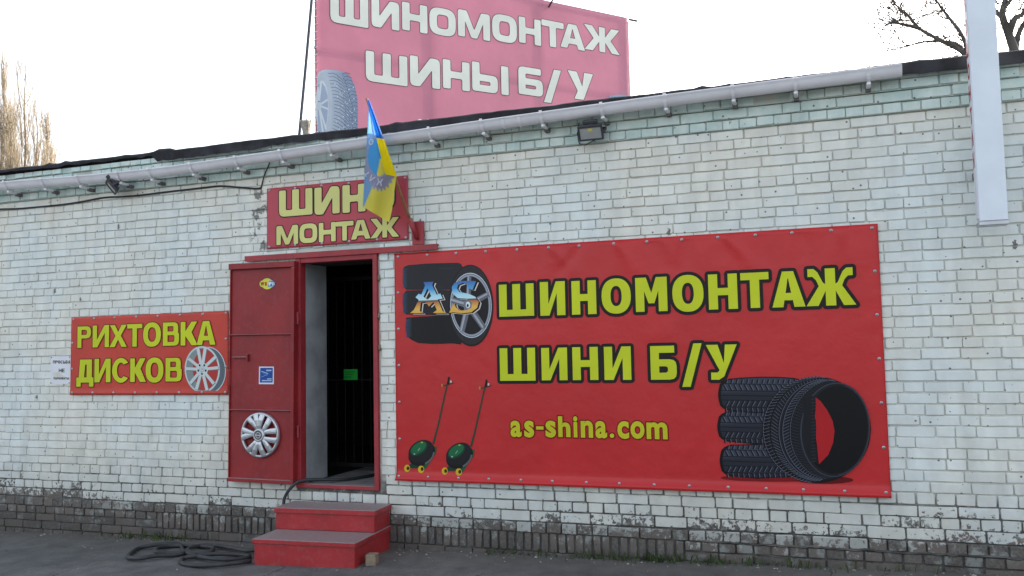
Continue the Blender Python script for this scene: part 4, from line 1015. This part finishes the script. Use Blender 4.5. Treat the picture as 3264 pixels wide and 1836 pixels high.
for zc in (2.862, 4.6):
    m_ = MB(); m_.box(1.045, 1.085, Y1+.001, -.012, zc-.025, zc+.025, bev=.002); m_.build('wall_bracket', M['dark_arm'], bx)

# ------------------------------------------------------------------ stickers, wheel cover, card
def on_leaf(v): return LM @ Vector(v)
LP = Plane((0, -.073, 0), (1, 0, 0), (0, -1, 0))
st = thing('sticker', 'small yellow and blue wireless sticker high on the red door', 'sticker', (-4.91, -.073, 2.35))
d = Draw(LP, 800, 870, .2551, d=.001)
d.ell(203, 136, 78, 74, C(60, 50, 60)); d.ell(150, 136, 48, 46, C(60, 50, 60)); d.ell(258, 136, 48, 46, C(60, 50, 60)); d.ell(203, 136, 73, 69, C(214, 208, 84)); d.ell(150, 136, 43, 42, C(214, 208, 84)); d.ell(256, 136, 42, 42, C(196, 210, 200))
d.poly([(228, 98), (290, 102), (290, 168), (210, 172), (222, 150)], C(42, 122, 190)); d.build('card', st)
def small_word(parent, plane, txt, x0, x1, yt, yb, ox, oy, k, col, bold=.05):
    n = len(txt); wd = (x1-x0)/n; L = []; cx_ = x0
    wts = [.45 if c_ in 'iI!.' else 1.0 for c_ in txt]; tot = sum(wts)
    for c_, wt in zip(txt, wts):
        L.append((c_, ox+k*cx_, ox+k*(cx_+(x1-x0)*wt/tot*.84), oy+k*yt, oy+k*yb)); cx_ += (x1-x0)*wt/tot
    return word('lettering', parent, plane, L, 0, col, col, 0, .2, bold, d=.0036)
small_word(st, LP, 'Wi', 122, 204, 112, 158, 800, 870, .2551, C(176, 70, 30)); small_word(st, LP, 'Fi', 230, 288, 112, 158, 800, 870, .2551, C(226, 236, 244))
st = thing('sticker', 'square blue sticker with white border and pale strokes, beside the bolt of the red door', 'sticker', (-4.92, -.073, 1.5))
d = Draw(LP, 800, 870, .2551, d=.001)
d.poly([(102, 1170), (288, 1170), (286, 1390), (98, 1390)], C(206, 212, 230)); d.poly([(117, 1186), (274, 1186), (272, 1370), (112, 1370)], C(36, 76, 148))
d.line([(132, 1230), (215, 1258)], 9, C(170, 196, 226)); d.line([(130, 1300), (212, 1268)], 6, C(120, 160, 208)); d.line([(150, 1255), (210, 1275)], 5, C(96, 140, 196))
for a, b, yy, hh in ((192, 262, 1218, 18), (205, 262, 1324, 12), (138, 260, 1345, 13)):
    q = a
    while q < b-8: d.line([(q, yy), (q+8, yy)], hh, C(196, 214, 236)); q += 11
d.build('card', st)
hc = thing('wheel_cover', 'silver plastic wheel cover with paired spokes hung on the lower half of the red door', 'wheel cover', (-4.970, -.09, .949))
HC = Vector((-4.970, -.100, .949)); HR = .208
def hp(r, a, y): return HC+Vector((r*math.sin(a), y, r*math.cos(a)))
mb = MB(); n = 64; prof = [(HR, .018), (HR*1.0, -.004), (HR*.975, -.012), (HR*.90, -.012), (HR*.885, -.004), (HR*.885, .012)]
vs = [hp(r_, 2*math.pi*k/n, y) for k in range(n) for r_, y in prof]; q = len(prof)
mb.add(vs, [(k*q+j, k*q+j+1, ((k+1) % n)*q+j+1, ((k+1) % n)*q+j) for k in range(n) for j in range(q-1)]); mb.build('rim', M['silver'], hc, smooth=True)
cuts = [-28, -14, 9.5, 42, 76, 101, 128, 163, 195, 222, 258, 283, 318]
spk = [(-38, -14), (-12, -5), (11, 4), (38, 50), (78, 66), (104, 118), (140, 128), (165, 176), (200, 188), (221, 205), (262, 276), (284, 284)]
for a_out, a_in in spk:
    ao, ai = R(a_out), R(a_in); mb = MB(); vs = []
    for (r_, a_, hw, y) in ((.045, ai, .018, -.016), (.085, ai+(ao-ai)*.35, .0215, -.024), (.14, ai+(ao-ai)*.72, .027, -.024), (HR*.93, ao, .0285, -.0135)):
        c_ = hp(r_, a_, y); tg = Vector((math.cos(a_), 0, -math.sin(a_)))
        vs += [c_-tg*hw+Vector((0, .012, 0)), c_-tg*hw*.9, c_-tg*hw*.3+Vector((0, -.004, 0)), c_+tg*hw*.3+Vector((0, -.004, 0)), c_+tg*hw*.9, c_+tg*hw+Vector((0, .012, 0))]
    mb.add(vs, [(6*i+k, 6*i+k+1, 6*i+7+k, 6*i+6+k) for i in range(3) for k in range(5)]); mb.build('spoke', M['silver'], hc)
mb = MB(); k = 28; vs = []; prof = [(.062, -.010), (.060, -.026), (.046, -.031), (.042, -.028)]
vs = [hp(r_, 2*math.pi*i/k, y) for i in range(k) for r_, y in prof]; mb.add(vs, [(i*4+j, i*4+j+1, ((i+1) % k)*4+j+1, ((i+1) % k)*4+j) for i in range(k) for j in range(3)]); mb.build('hub_ring', M['silver'], hc, smooth=True)
mb = MB(); mb.add([hp(.0425, 2*math.pi*i/k, -.029) for i in range(k)], [tuple(range(k))]); cp = mb.build('hub_cap', M['silverdark'], hc)
mb = MB(); vs = [hp(r_, 2*math.pi*i/k, y) for i in range(k) for r_, y in ((.030, -.0292), (.029, -.0315), (.022, -.0315), (.021, -.0292))]
mb.add(vs, [(i*4+j, i*4+j+1, ((i+1) % k)*4+j+1, ((i+1) % k)*4+j) for i in range(k) for j in range(3)]); mb.box(HC.x-.033, HC.x+.033, HC.y-.0325, HC.y-.0295, HC.z-.006, HC.z+.006, bev=.001); mb.build('emblem', M['silver'], cp)

gc = thing('door_card', 'bright green card hanging on the dark grille inside the doorway', 'sign', (-4.63, .925, 1.40))
mb = MB(); a0_, a1_ = at(1096, 1177, .925), at(1140, 1211, .925); mb.box(a0_.x, a1_.x, .922, .926, a1_.z, a0_.z); mb.build('card', M['green'], gc)
mb = MB()
for r_ in range(3):
    zz = a0_.z-.028-r_*.025; mb.box(a0_.x+.02, a1_.x-.03-.02*r_, .9205, .9218, zz-.006, zz+.004)
mb.build('lettering', simple('dark_green_ink', (.01, .2, .03, 1), .6, bump=0), gc)

# ------------------------------------------------------------------ steps
SM = Matrix.Translation((-4.095, -.40, 0)) @ Matrix.Rotation(R(4.2), 4, 'Z')
steps = thing('entrance_steps', 'two red painted steel steps with dusty grey treads leading up to the doorway', 'steps', (-4.1, -.4, -.03))
def sbox(mb, *a, bev=.004): mb.box(*a, M=SM, bev=bev); return mb
gz0 = ground_z(-4.1)-.02
mb = MB(); sbox(mb, -.455, .455, -.365, .335, gz0, .135); low = mb.build('lower_step', M['step'], steps)
mb = MB(); sbox(mb, -.468, .468, -.380, .338, .137, .175); mb.build('tread', M['step'], low)
mb = MB(); sbox(mb, -.478, .455, .012, .338, .177, .315); upp = mb.build('upper_step', M['step'], steps)
mb = MB(); sbox(mb, -.490, .470, -.004, .345, .317, .362); mb.build('tread', M['step'], upp)

# wooden block
mb = MB(); BM = Matrix.Translation((-3.53, -.60, ground_z(-3.53))) @ Matrix.Rotation(R(12), 4, 'Z'); mb.box(-.042, .042, -.05, .05, -.005, .085, M=BM, bev=.005)
o = mb.build('wood_block', M['wood'], loc=(-3.53, -.6, 0)); tag(o, 'small raw wooden block on the asphalt against the right side of the steps', 'wood block')

# ------------------------------------------------------------------ hose and cables
def gpt(x, y, h=.02):
    d_ = ray(x, y); zt = -.03
    for _ in range(6):
        t_ = (zt+h-EYE.z)/d_.z; p_ = EYE+d_*t_; zt = ground_z(p_.x)
    return Vector((p_.x, p_.y, zt+h))
hose = thing('hose', 'black rubber hose coiled on the asphalt left of the steps, running into the doorway', 'hose', (-5.2, -.8, -.04))
k_ = .4043
L1 = [(860, 1330), (760, 1345), (560, 1365), (400, 1365), (318, 1345), (330, 1310), (450, 1290), (600, 1275), (760, 1280), (855, 1295), (790, 1312), (640, 1318), (500, 1305), (400, 1280), (330, 1250), (310, 1205), (220, 1195), (100, 1205), (-20, 1230), (-90, 1275), (-95, 1305), (0, 1308), (120, 1290), (250, 1285), (330, 1268), (220, 1268), (120, 1258), (130, 1230), (220, 1215), (330, 1210), (450, 1215), (540, 1220), (570, 1235), (540, 1262), (470, 1268), (390, 1262), (370, 1240), (410, 1220), (500, 1208), (580, 1208)]
pts = []
for i, (x_, y_) in enumerate(L1):
    pts.append(gpt(450+k_*x_, 1250+k_*y_, .018+(.014 if (i % 5 in (1, 2)) else 0)))
mb = MB(); mb.tube(catmull(pts, 7), .0185, 8); mb.build('coil', M['rubber'], hose, smooth=True)
L2 = [gpt(450+k_*x_, 1250+k_*y_, .03) for x_, y_ in ((580, 1208), (680, 1222), (780, 1240), (850, 1248))] + [Vector((-4.62, -.42, .02)), Vector((-4.60, -.20, .04))]
mb = MB(); mb.tube(catmull(L2, 6), .019, 8); mb.build('lead', M['rubber'], hose, smooth=True)
a_ = L2[-1]; up = [Vector((-4.66, -.16, .10)), Vector((-4.70, -.12, .30)), Vector((-4.69, -.11, .40)), Vector((-4.61, -.10, .50)), Vector((-4.54, -.05, .540)), Vector((-4.42, .08, .532)), Vector((-4.25, .3, .512)), Vector((-4.1, .9, .51))]
mb = MB(); mb.tube(catmull([a_]+up, 6), .015, 8); mb.build('riser', M['rubber'], hose, smooth=True)

cb = MB(); cpx = [(-60, 672), (0, 667), (60, 665), (120, 660), (200, 652), (260, 643), (330, 630), (390, 627), (450, 622), (530, 612), (600, 604), (660, 597), (705, 593), (760, 597), (815, 601), (832, 599)]
cp = [at(x_, y_, -.024) for x_, y_ in cpx]; cp = [Vector((-13, -.024, 3.30)), Vector((-10, -.024, 3.34))]+cp
cb.tube(catmull(cp, 5), .0095, 6); o = cb.build('cable', M['cable'], loc=(-6.5, -.02, 3.3), smooth=True); tag(o, 'thick black cable sagging along the brick wall under the left floodlight', 'cable', 'wall cables')
cb = MB(); cb.tube(catmull([at(832, 600, -.02), at(838, 575, -.03), at(846, 550, -.06), at(856, 528, -.07), at(862, 505, -.09)], 5), .006, 6)
o = cb.build('cable', M['cable'], loc=(-5.0, -.02, 3.3), smooth=True); tag(o, 'thin black cable climbing from the wall to the gutter near the pink banner', 'cable', 'wall cables')

def floodlight(label, ctr, tilt, yaw, wd, ht, loop):
    t_ = thing('floodlight', label, 'floodlight', ctr, 'floodlights under the gutter')
    Mx = Matrix.Translation(ctr) @ Matrix.Rotation(yaw, 4, 'Z') @ Matrix.Rotation(tilt, 4, 'X')
    mb = MB(); b = .014
    mb.box(-wd/2, wd/2, -.012, .012, -ht/2, -ht/2+b, M=Mx, bev=.003); mb.box(-wd/2, wd/2, -.012, .012, ht/2-b*1.3, ht/2, M=Mx, bev=.003); mb.box(-wd/2, -wd/2+b, -.012, .012, -ht/2+b, ht/2-b*1.3, M=Mx, bev=.003); mb.box(wd/2-b, wd/2, -.012, .012, -ht/2+b, ht/2-b*1.3, M=Mx, bev=.003)
    mb.box(-wd*.44, wd*.44, .0125, .045, -ht*.42, ht*.42, M=Mx, bev=.01); mb.box(-wd*.3, wd*.3, .012, .05, ht/2+.001, ht/2+.035, M=Mx, bev=.006); mb.build('housing', M['darkmetal'], t_)
    mb = MB(); mb.box(-wd/2+b, wd/2-b, -.004, .010, -ht/2+b, ht/2-b*1.3, M=Mx); gl = mb.build('lens', M['glass'], t_)
    mb = MB(); mb.box(-.018, .018, -.0055, -.0042, ht*.10, ht*.30, M=Mx); mb.build('led', M['led'], gl)
    mb = MB(); c0 = Vector(ctr)
    for s_ in (-1, 1): mb.box(s_*(wd/2+.008)-.004, s_*(wd/2+.008)+.004, -.005, .09, -.012, .012, M=Mx)
    mb.box(-wd/2-.012, wd/2+.012, .09, .096, -.012, .012, M=Mx); mb.build('yoke', M['darkmetal'], t_)
    if loop: mb = MB(); mb.tube(catmull(loop, 6), .0045, 6); mb.build('lead', M['cable'], t_, smooth=True)
floodlight('black floodlight with grey lens below the middle of the gutter', Vector((-1.725, -.175, 3.44)), R(30), R(0), .205, .125,
           [at(1897, 445, -.16), at(1880, 455, -.15), at(1862, 462, -.12), at(1846, 455, -.09), at(1842, 430, -.08), at(1843, 405, -.09), at(1846, 390, -.10)])
floodlight('black floodlight turned sideways below the left end of the gutter', Vector((-6.67, -.19, 3.40)), R(38), R(-42), .20, .15, None)

# ------------------------------------------------------------------ flag
flag = thing('flag', 'blue and yellow flag with grey gear emblem drooping from a wooden pole by the door', 'flag', tuple(PB))
mb = MB(); mb.tube([PB+pdv*.02, PT], [.0125, .011], 10); mb.build('pole', M['polewood'], flag, smooth=True)
def fpx(x_, y_): return (1100+.3727*x_, 280+.3727*y_)
def interp(tb, y_):
    for (ya, xa), (yb, xb) in zip(tb, tb[1:]):
        if y_ <= yb: return xa+(xb-xa)*(y_-ya)/(yb-ya)
    return tb[-1][1]
BLU, BLU2, YE1, YE2, GRY = C(22, 96, 184), C(122, 168, 216), C(240, 216, 20), C(232, 222, 96), C(158, 160, 190)  # paler blue and yellow: light through the single back layer, put into colour
INB = C(80, 164, 226)
Ltab = [(100, 186), (180, 200), (330, 193), (620, 175), (1015, 151), (1150, 150)]
Rtab = [(100, 206), (430, 330), (760, 440), (800, 432), (1040, 402), (1150, 378)]
def backcol(x_, y_):
    dx, dy = (x_-300)/130, (y_-640)/235; ro = math.hypot(dx, dy); an = math.atan2(dy, dx)
    ri = math.hypot((x_-290)/95, (y_-590)/165)
    teeth = 1.0+(.045 if math.sin(an*26) > 0 else -.03)
    div = 300-(y_-600)*.19 if y_ < 760 else 268-(y_-760)*.42
    if ro < teeth and ri > 1 and y_ > 395: return GRY
    if y_ < 600: return INB if ri <= 1 else BLU2
    if ri <= 1: return INB if x_ < div else YE2
    return BLU2 if x_ < div else YE2
mb = MB(); nu, nv = 34, 96; vs, cs = [], []
for j in range(nv+1):
    y_ = 112+(1150-112)*j/nv
    for i in range(nu+1):
        s_ = i/nu; xl, xr = interp(Ltab, y_), interp(Rtab, y_); x_ = xl+(xr-xl)*s_
        yb = y_
        lim = 1015+(x_-151)*(1150-1015)/(375-151)
        yy = min(y_, lim) 
        tt = (yy-112)/1040; dep = -.42+.16*tt+ .030*math.sin(s_*7.0+tt*3)*min(1, tt*3)
        vs.append(at(*fpx(x_, yy), dep)); cs.append(backcol(x_, yy))
fs = [(j*(nu+1)+i, j*(nu+1)+i+1, (j+1)*(nu+1)+i+1, (j+1)*(nu+1)+i) for j in range(nv) for i in range(nu)]
mb.add(vs, fs, c=cs)
# the fold of cloth lying over the pole
Lb = [(100, 190), (140, 200), (420, 265), (560, 300), (740, 346), (765, 352)]; Rb = [(100, 206), (430, 332), (760, 452), (765, 454)]
vs, cs = [], []; nv2, nu2 = 60, 12
for j in range(nv2+1):
    y_ = 104+(742-104)*j/nv2
    for i in range(nu2+1):
        s_ = i/nu2; xl, xr = interp(Lb, y_), interp(Rb, y_); x_ = xl+(xr-xl)*s_; yy = y_+s_*18*(j/nv2)
        tt = (y_-104)/1040; p_ = at(*fpx(x_, yy), -.475+.215*tt-.025*math.sin(s_*math.pi)-.012*math.sin(s_*9+tt*4)*min(1, tt*4)); vs.append(p_)
        cs.append(BLU if y_ < 425+s_*8 else YE1)
mb.add(vs, [(j*(nu2+1)+i, j*(nu2+1)+i+1, (j+1)*(nu2+1)+i+1, (j+1)*(nu2+1)+i) for j in range(nv2) for i in range(nu2)], c=cs)
M['flag'] = print_mat('flag_cloth', .8, trans=.40)
cloth = mb.build('cloth', M['flag'], flag, smooth=True)
mb = MB()
for ch, cx_, cy_, sz, rot in (('О', 222, 462, 52, 15), ('Ж', 296, 806, 62, 190), ('А', 226, 776, 56, 215), ('Т', 186, 735, 44, 235)):
    vs, fs = font_shapes(ch, .03); x0, x1 = min(v[0] for v in vs), max(v[0] for v in vs); y0, y1 = min(v[1] for v in vs), max(v[1] for v in vs); vv = []
    for x, y in vs:
        X, Y = ((x-x0)/(x1-x0)-.5)*sz*.8, -((y-y0)/(y1-y0)-.5)*sz; c_, s_ = math.cos(R(rot)), math.sin(R(rot))
        q = (cx_+X*c_-Y*s_, cy_+X*s_+Y*c_); tt = (q[1]-112)/1040; vv.append(at(*fpx(*q), -.42+.16*tt-.04))
    mb.add(vv, fs, c=C(214, 216, 226))
mb.build('lettering', M['flag'], cloth)

# ------------------------------------------------------------------ roof stub, weeds, rubble
p_ = at(980, 432, 1.0); mb = MB(); mb.tube([(p_.x, 1.0, 3.74), (p_.x-.01, 1.0, p_.z), (p_.x-.015, 1.0, p_.z+.07), (p_.x-.02, 1.0, p_.z+.155)], [.035, .035, .045, .062], 9)
for k in range(7): a = k*.9; mb.tube([(p_.x-.02+.045*math.cos(a), 1+.045*math.sin(a), p_.z+.14), (p_.x-.02+.06*math.cos(a), 1+.06*math.sin(a), p_.z+.16+.03*rng.random())], [.012, .003], 4)
o = mb.build('pipe_stub', M['stub'], loc=(p_.x, 1.0, 3.74)); tag(o, 'ragged weathered pipe stub sticking up from the roof beside the billboard strut', 'pipe')

mb = MB()
for (cx_, n_, sp) in ((-1.50, 34, .16), (-1.28, 26, .12), (-.95, 18, .12), (-.62, 30, .22), (-2.55, 14, .10), (-.2, 12, .2), (-6.1, 22, .16), (-6.55, 16, .2), (-2.15, 10, .12), (.5, 8, .2), (-1.85, 12, .1)):
    for _ in range(n_*2):
        x_ = rng.gauss(cx_, sp); y_ = -.045-abs(rng.gauss(0, .05)); z0 = ground_z(x_)-.005; h_ = rng.uniform(.025, .095); a = rng.uniform(0, 6.28); l_ = rng.uniform(.01, .05); wd = rng.uniform(.003, .007)
        dx, dy = math.cos(a)*l_, -abs(math.sin(a))*l_; px_, py_ = -math.sin(a)*wd, math.cos(a)*wd
        mb.add([(x_-px_, y_-py_, z0), (x_+px_, y_+py_, z0), (x_+dx*.5+px_, y_+dy*.5+py_, z0+h_*.7), (x_+dx*.5-px_, y_+dy*.5-py_, z0+h_*.7), (x_+dx, y_+dy, z0+h_)], [(0, 1, 2, 3), (3, 2, 4)])
tag(mb.build('grass', M['grass']), 'sparse green weeds growing along the foot of the wall', 'weeds', None, 'stuff')
mb = MB()
for i in range(420):
    near = rng.random() < .62; x_ = rng.uniform(-8.4, 1.6); y_ = -.05-abs(rng.gauss(0, .13)) if near else rng.uniform(-1.6, -.1)
    if -4.7 < x_ < -3.55 and y_ > -.85: continue
    s_ = rng.uniform(.003, .011)*(1.5 if rng.random() < .06 else 1); z0 = ground_z(x_)+s_*.3; vs = []
    for vx in ((1, 0, 0), (-1, 0, 0), (0, 1, 0), (0, -1, 0), (0, 0, .8), (0, 0, -.6)): vs.append((x_+vx[0]*s_*rng.uniform(.7, 1.6), y_+vx[1]*s_*rng.uniform(.7, 1.4), z0+vx[2]*s_))
    mb.add(vs, [(0, 2, 4), (2, 1, 4), (1, 3, 4), (3, 0, 4), (2, 0, 5), (1, 2, 5), (3, 1, 5), (0, 3, 5)])
tag(mb.build('gravel', M['rubble']), 'loose crumbs and pebbles on the asphalt', 'gravel', None, 'stuff')

# ------------------------------------------------------------------ trees
def poplar(label, px_, ytop, Y, spread, seed, stems):
    rg = random.Random(seed); base = at(px_, 900, Y); base.z = -.2; zt = at(px_, ytop, Y).z; H = zt+.2
    t_ = thing('poplar_tree', label, 'tree', base, 'bare poplars behind the left end of the roof')
    tr, cr = MB(), MB()
    for si in range(stems):
        off = (si-(stems-1)/2)*spread*.34; lean = off*.8
        hs_ = H*(1.0-.22*abs(si-(stems-1)//2)*rg.uniform(.5, 1.1)); st_ = [base+Vector((off*.25+lean*(k/8)**.8, rg.uniform(-.1, .1), hs_*k/8)) for k in range(9)]
        tr.tube(catmull(st_, 3), [(.20*(1-.93*k/24)) for k in range(25)], 6)
        for b_ in range(52):
            f_ = rg.uniform(.22, .97); p = base+Vector((off*.25+lean*f_**.8, 0, hs_*f_)); L_ = (hs_*(1.02-f_)*.55+1.0)*rg.uniform(.5, 1.0); az = rg.uniform(0, 6.28); out = rg.uniform(.10, .28)*spread*.5
            q = [p]
            for k in range(1, 6): u_ = k/5; q.append(p+Vector((math.cos(az)*out*(u_**.6)*1.6+rg.uniform(-.04, .04), math.sin(az)*out*(u_**.6)*1.6, L_*u_)))
            cr.tube(q, [.035*(1-f_*.55)*(1-.85*k/5) for k in range(6)], 4, cap=False)
            for tw in range(10):
                k = rg.uniform(.15, .98); i_ = min(int(k*5), 4); a_ = q[i_].lerp(q[i_+1], k*5-i_); l_ = rg.uniform(.5, 1.5); az2 = rg.uniform(0, 6.28); o_ = rg.uniform(.08, .34)
                cr.tube([a_, a_+Vector((math.cos(az2)*o_*.6, math.sin(az2)*o_*.6, l_*.5)), a_+Vector((math.cos(az2)*o_, math.sin(az2)*o_, l_))], [.0095, .007, .003], 3, cap=False)
    tr.build('trunk', M['bark'], t_, smooth=True); cr.build('crown', M['twig'], t_)
poplar('tallest bare golden poplar, tip cut by the left edge of the photo', 8, 205, 30, 1.6, 5, 2)
poplar('broad bare golden poplar with several stems, middle of the left group', 88, 218, 29, 2.9, 8, 4)
poplar('short thin bare poplar at the right of the left group', 150, 400, 31, 1.3, 15, 2)
poplar('short bare poplar between the two tall ones', 36, 330, 32, 1.5, 21, 2)

def limb_tree(label, Y, base_px, limbs, seed, n_tw):
    rg = random.Random(seed); b0 = at(*base_px, Y); base = Vector((b0.x, Y, -.1))
    t_ = thing('bare_tree', label, 'tree', base, 'bare trees behind the right end of the roof'); tr, cr = MB(), MB()
    tr.tube([base, base+Vector((.02, 0, (b0.z+.1)*.5)), b0], [.17, .14, .12], 8)
    def twig(p, dr, L_, r_, depth):
        q = [p]; dd = dr.normalized(); n_ = 5
        for k in range(n_):
            dd = (dd+Vector((rg.gauss(0, .20), rg.gauss(0, .20), rg.gauss(.05, .17)))).normalized(); q.append(q[-1]+dd*L_/n_)
        cr.tube(q, [r_*(1-.8*k/n_) for k in range(n_+1)], 4 if r_ > .006 else 3, cap=False)
        if depth > 0:
            for _ in range(rg.randint(2, 3)):
                i_ = rg.randint(1, n_-1); e_ = Vector((rg.gauss(0, 1), rg.gauss(0, 1), rg.gauss(.35, .8))).normalized(); twig(q[i_], (dd*.6+e_), L_*rg.uniform(.4, .7), r_*.55, depth-1)
        else:
            for k in range(1, n_+1):
                if rg.random() < .7: s_ = rg.uniform(.005, .010); c_ = q[k]; cr.add([c_+Vector(v)*s_ for v in ((1, 0, 0), (-1, 0, 0), (0, 1, 0), (0, -1, 0), (0, 0, 1.6), (0, 0, -1))], [(0, 2, 4), (2, 1, 4), (1, 3, 4), (3, 0, 4), (2, 0, 5), (1, 2, 5), (3, 1, 5), (0, 3, 5)])
    for pts_, r0, r1 in limbs:
        w_ = [b0 if k == 0 and p is None else at(p[0], p[1], Y+p[2]) for k, p in enumerate(pts_)]; cm = catmull(w_, 5); n_ = len(cm)
        tr.tube(cm, [r0+(r1-r0)*k/(n_-1) for k in range(n_)], 7)
        for _ in range(n_tw):
            k = rg.randint(2, n_-1); dr = (cm[min(k+1, n_-1)]-cm[max(k-1, 0)]).normalized(); e_ = Vector((rg.gauss(0, .8), rg.gauss(0, .8), rg.gauss(.3, .7))); twig(cm[k], dr*.5+e_, rg.uniform(.4, 1.1), rg.uniform(.005, .009), 2)
    tr.build('trunk', M['bark2'], t_, smooth=True); cr.build('crown', M['twig2'], t_)
limb_tree('bare dark tree reaching left from behind the light box sign', 5.0, (3085, 190),
          [([None, (3060, 160, 0), (2990, 125, .1), (2930, 90, .2), (2890, 45, .2), (2850, 10, .2), (2825, -40, .3)], .034, .008),
           ([(2930, 90, .2), (2890, 80, .1), (2850, 72, 0), (2838, 70, 0)], .028, .008), ([None, (3050, 140, .2), (2960, 132, .4), (2880, 150, .5), (2820, 165, .5)], .025, .006),
           ([None, (3070, 120, 0), (3020, 50, .1), (2990, 10, 0), (2960, -40, .1)], .028, .010)], 4, 26)
limb_tree('bare dark tree at the right edge behind the roof with forked limbs', 6.0, (3235, 170),
          [([None, (3215, 110, 0), (3195, 50, 0), (3205, 0, 0), (3230, -60, 0)], .065, .022), ([(3215, 110, 0), (3235, 60, 0), (3262, 40, .2), (3290, -40, .2)], .05, .02),
           ([None, (3250, 100, .2), (3300, 20, .3)], .05, .02), ([(3200, 60, 0), (3170, 30, .1), (3150, -30, .2)], .035, .015), ([(3205, 20, 0), (3225, -10, 0), (3215, -60, .1)], .03, .012)], 9, 14)
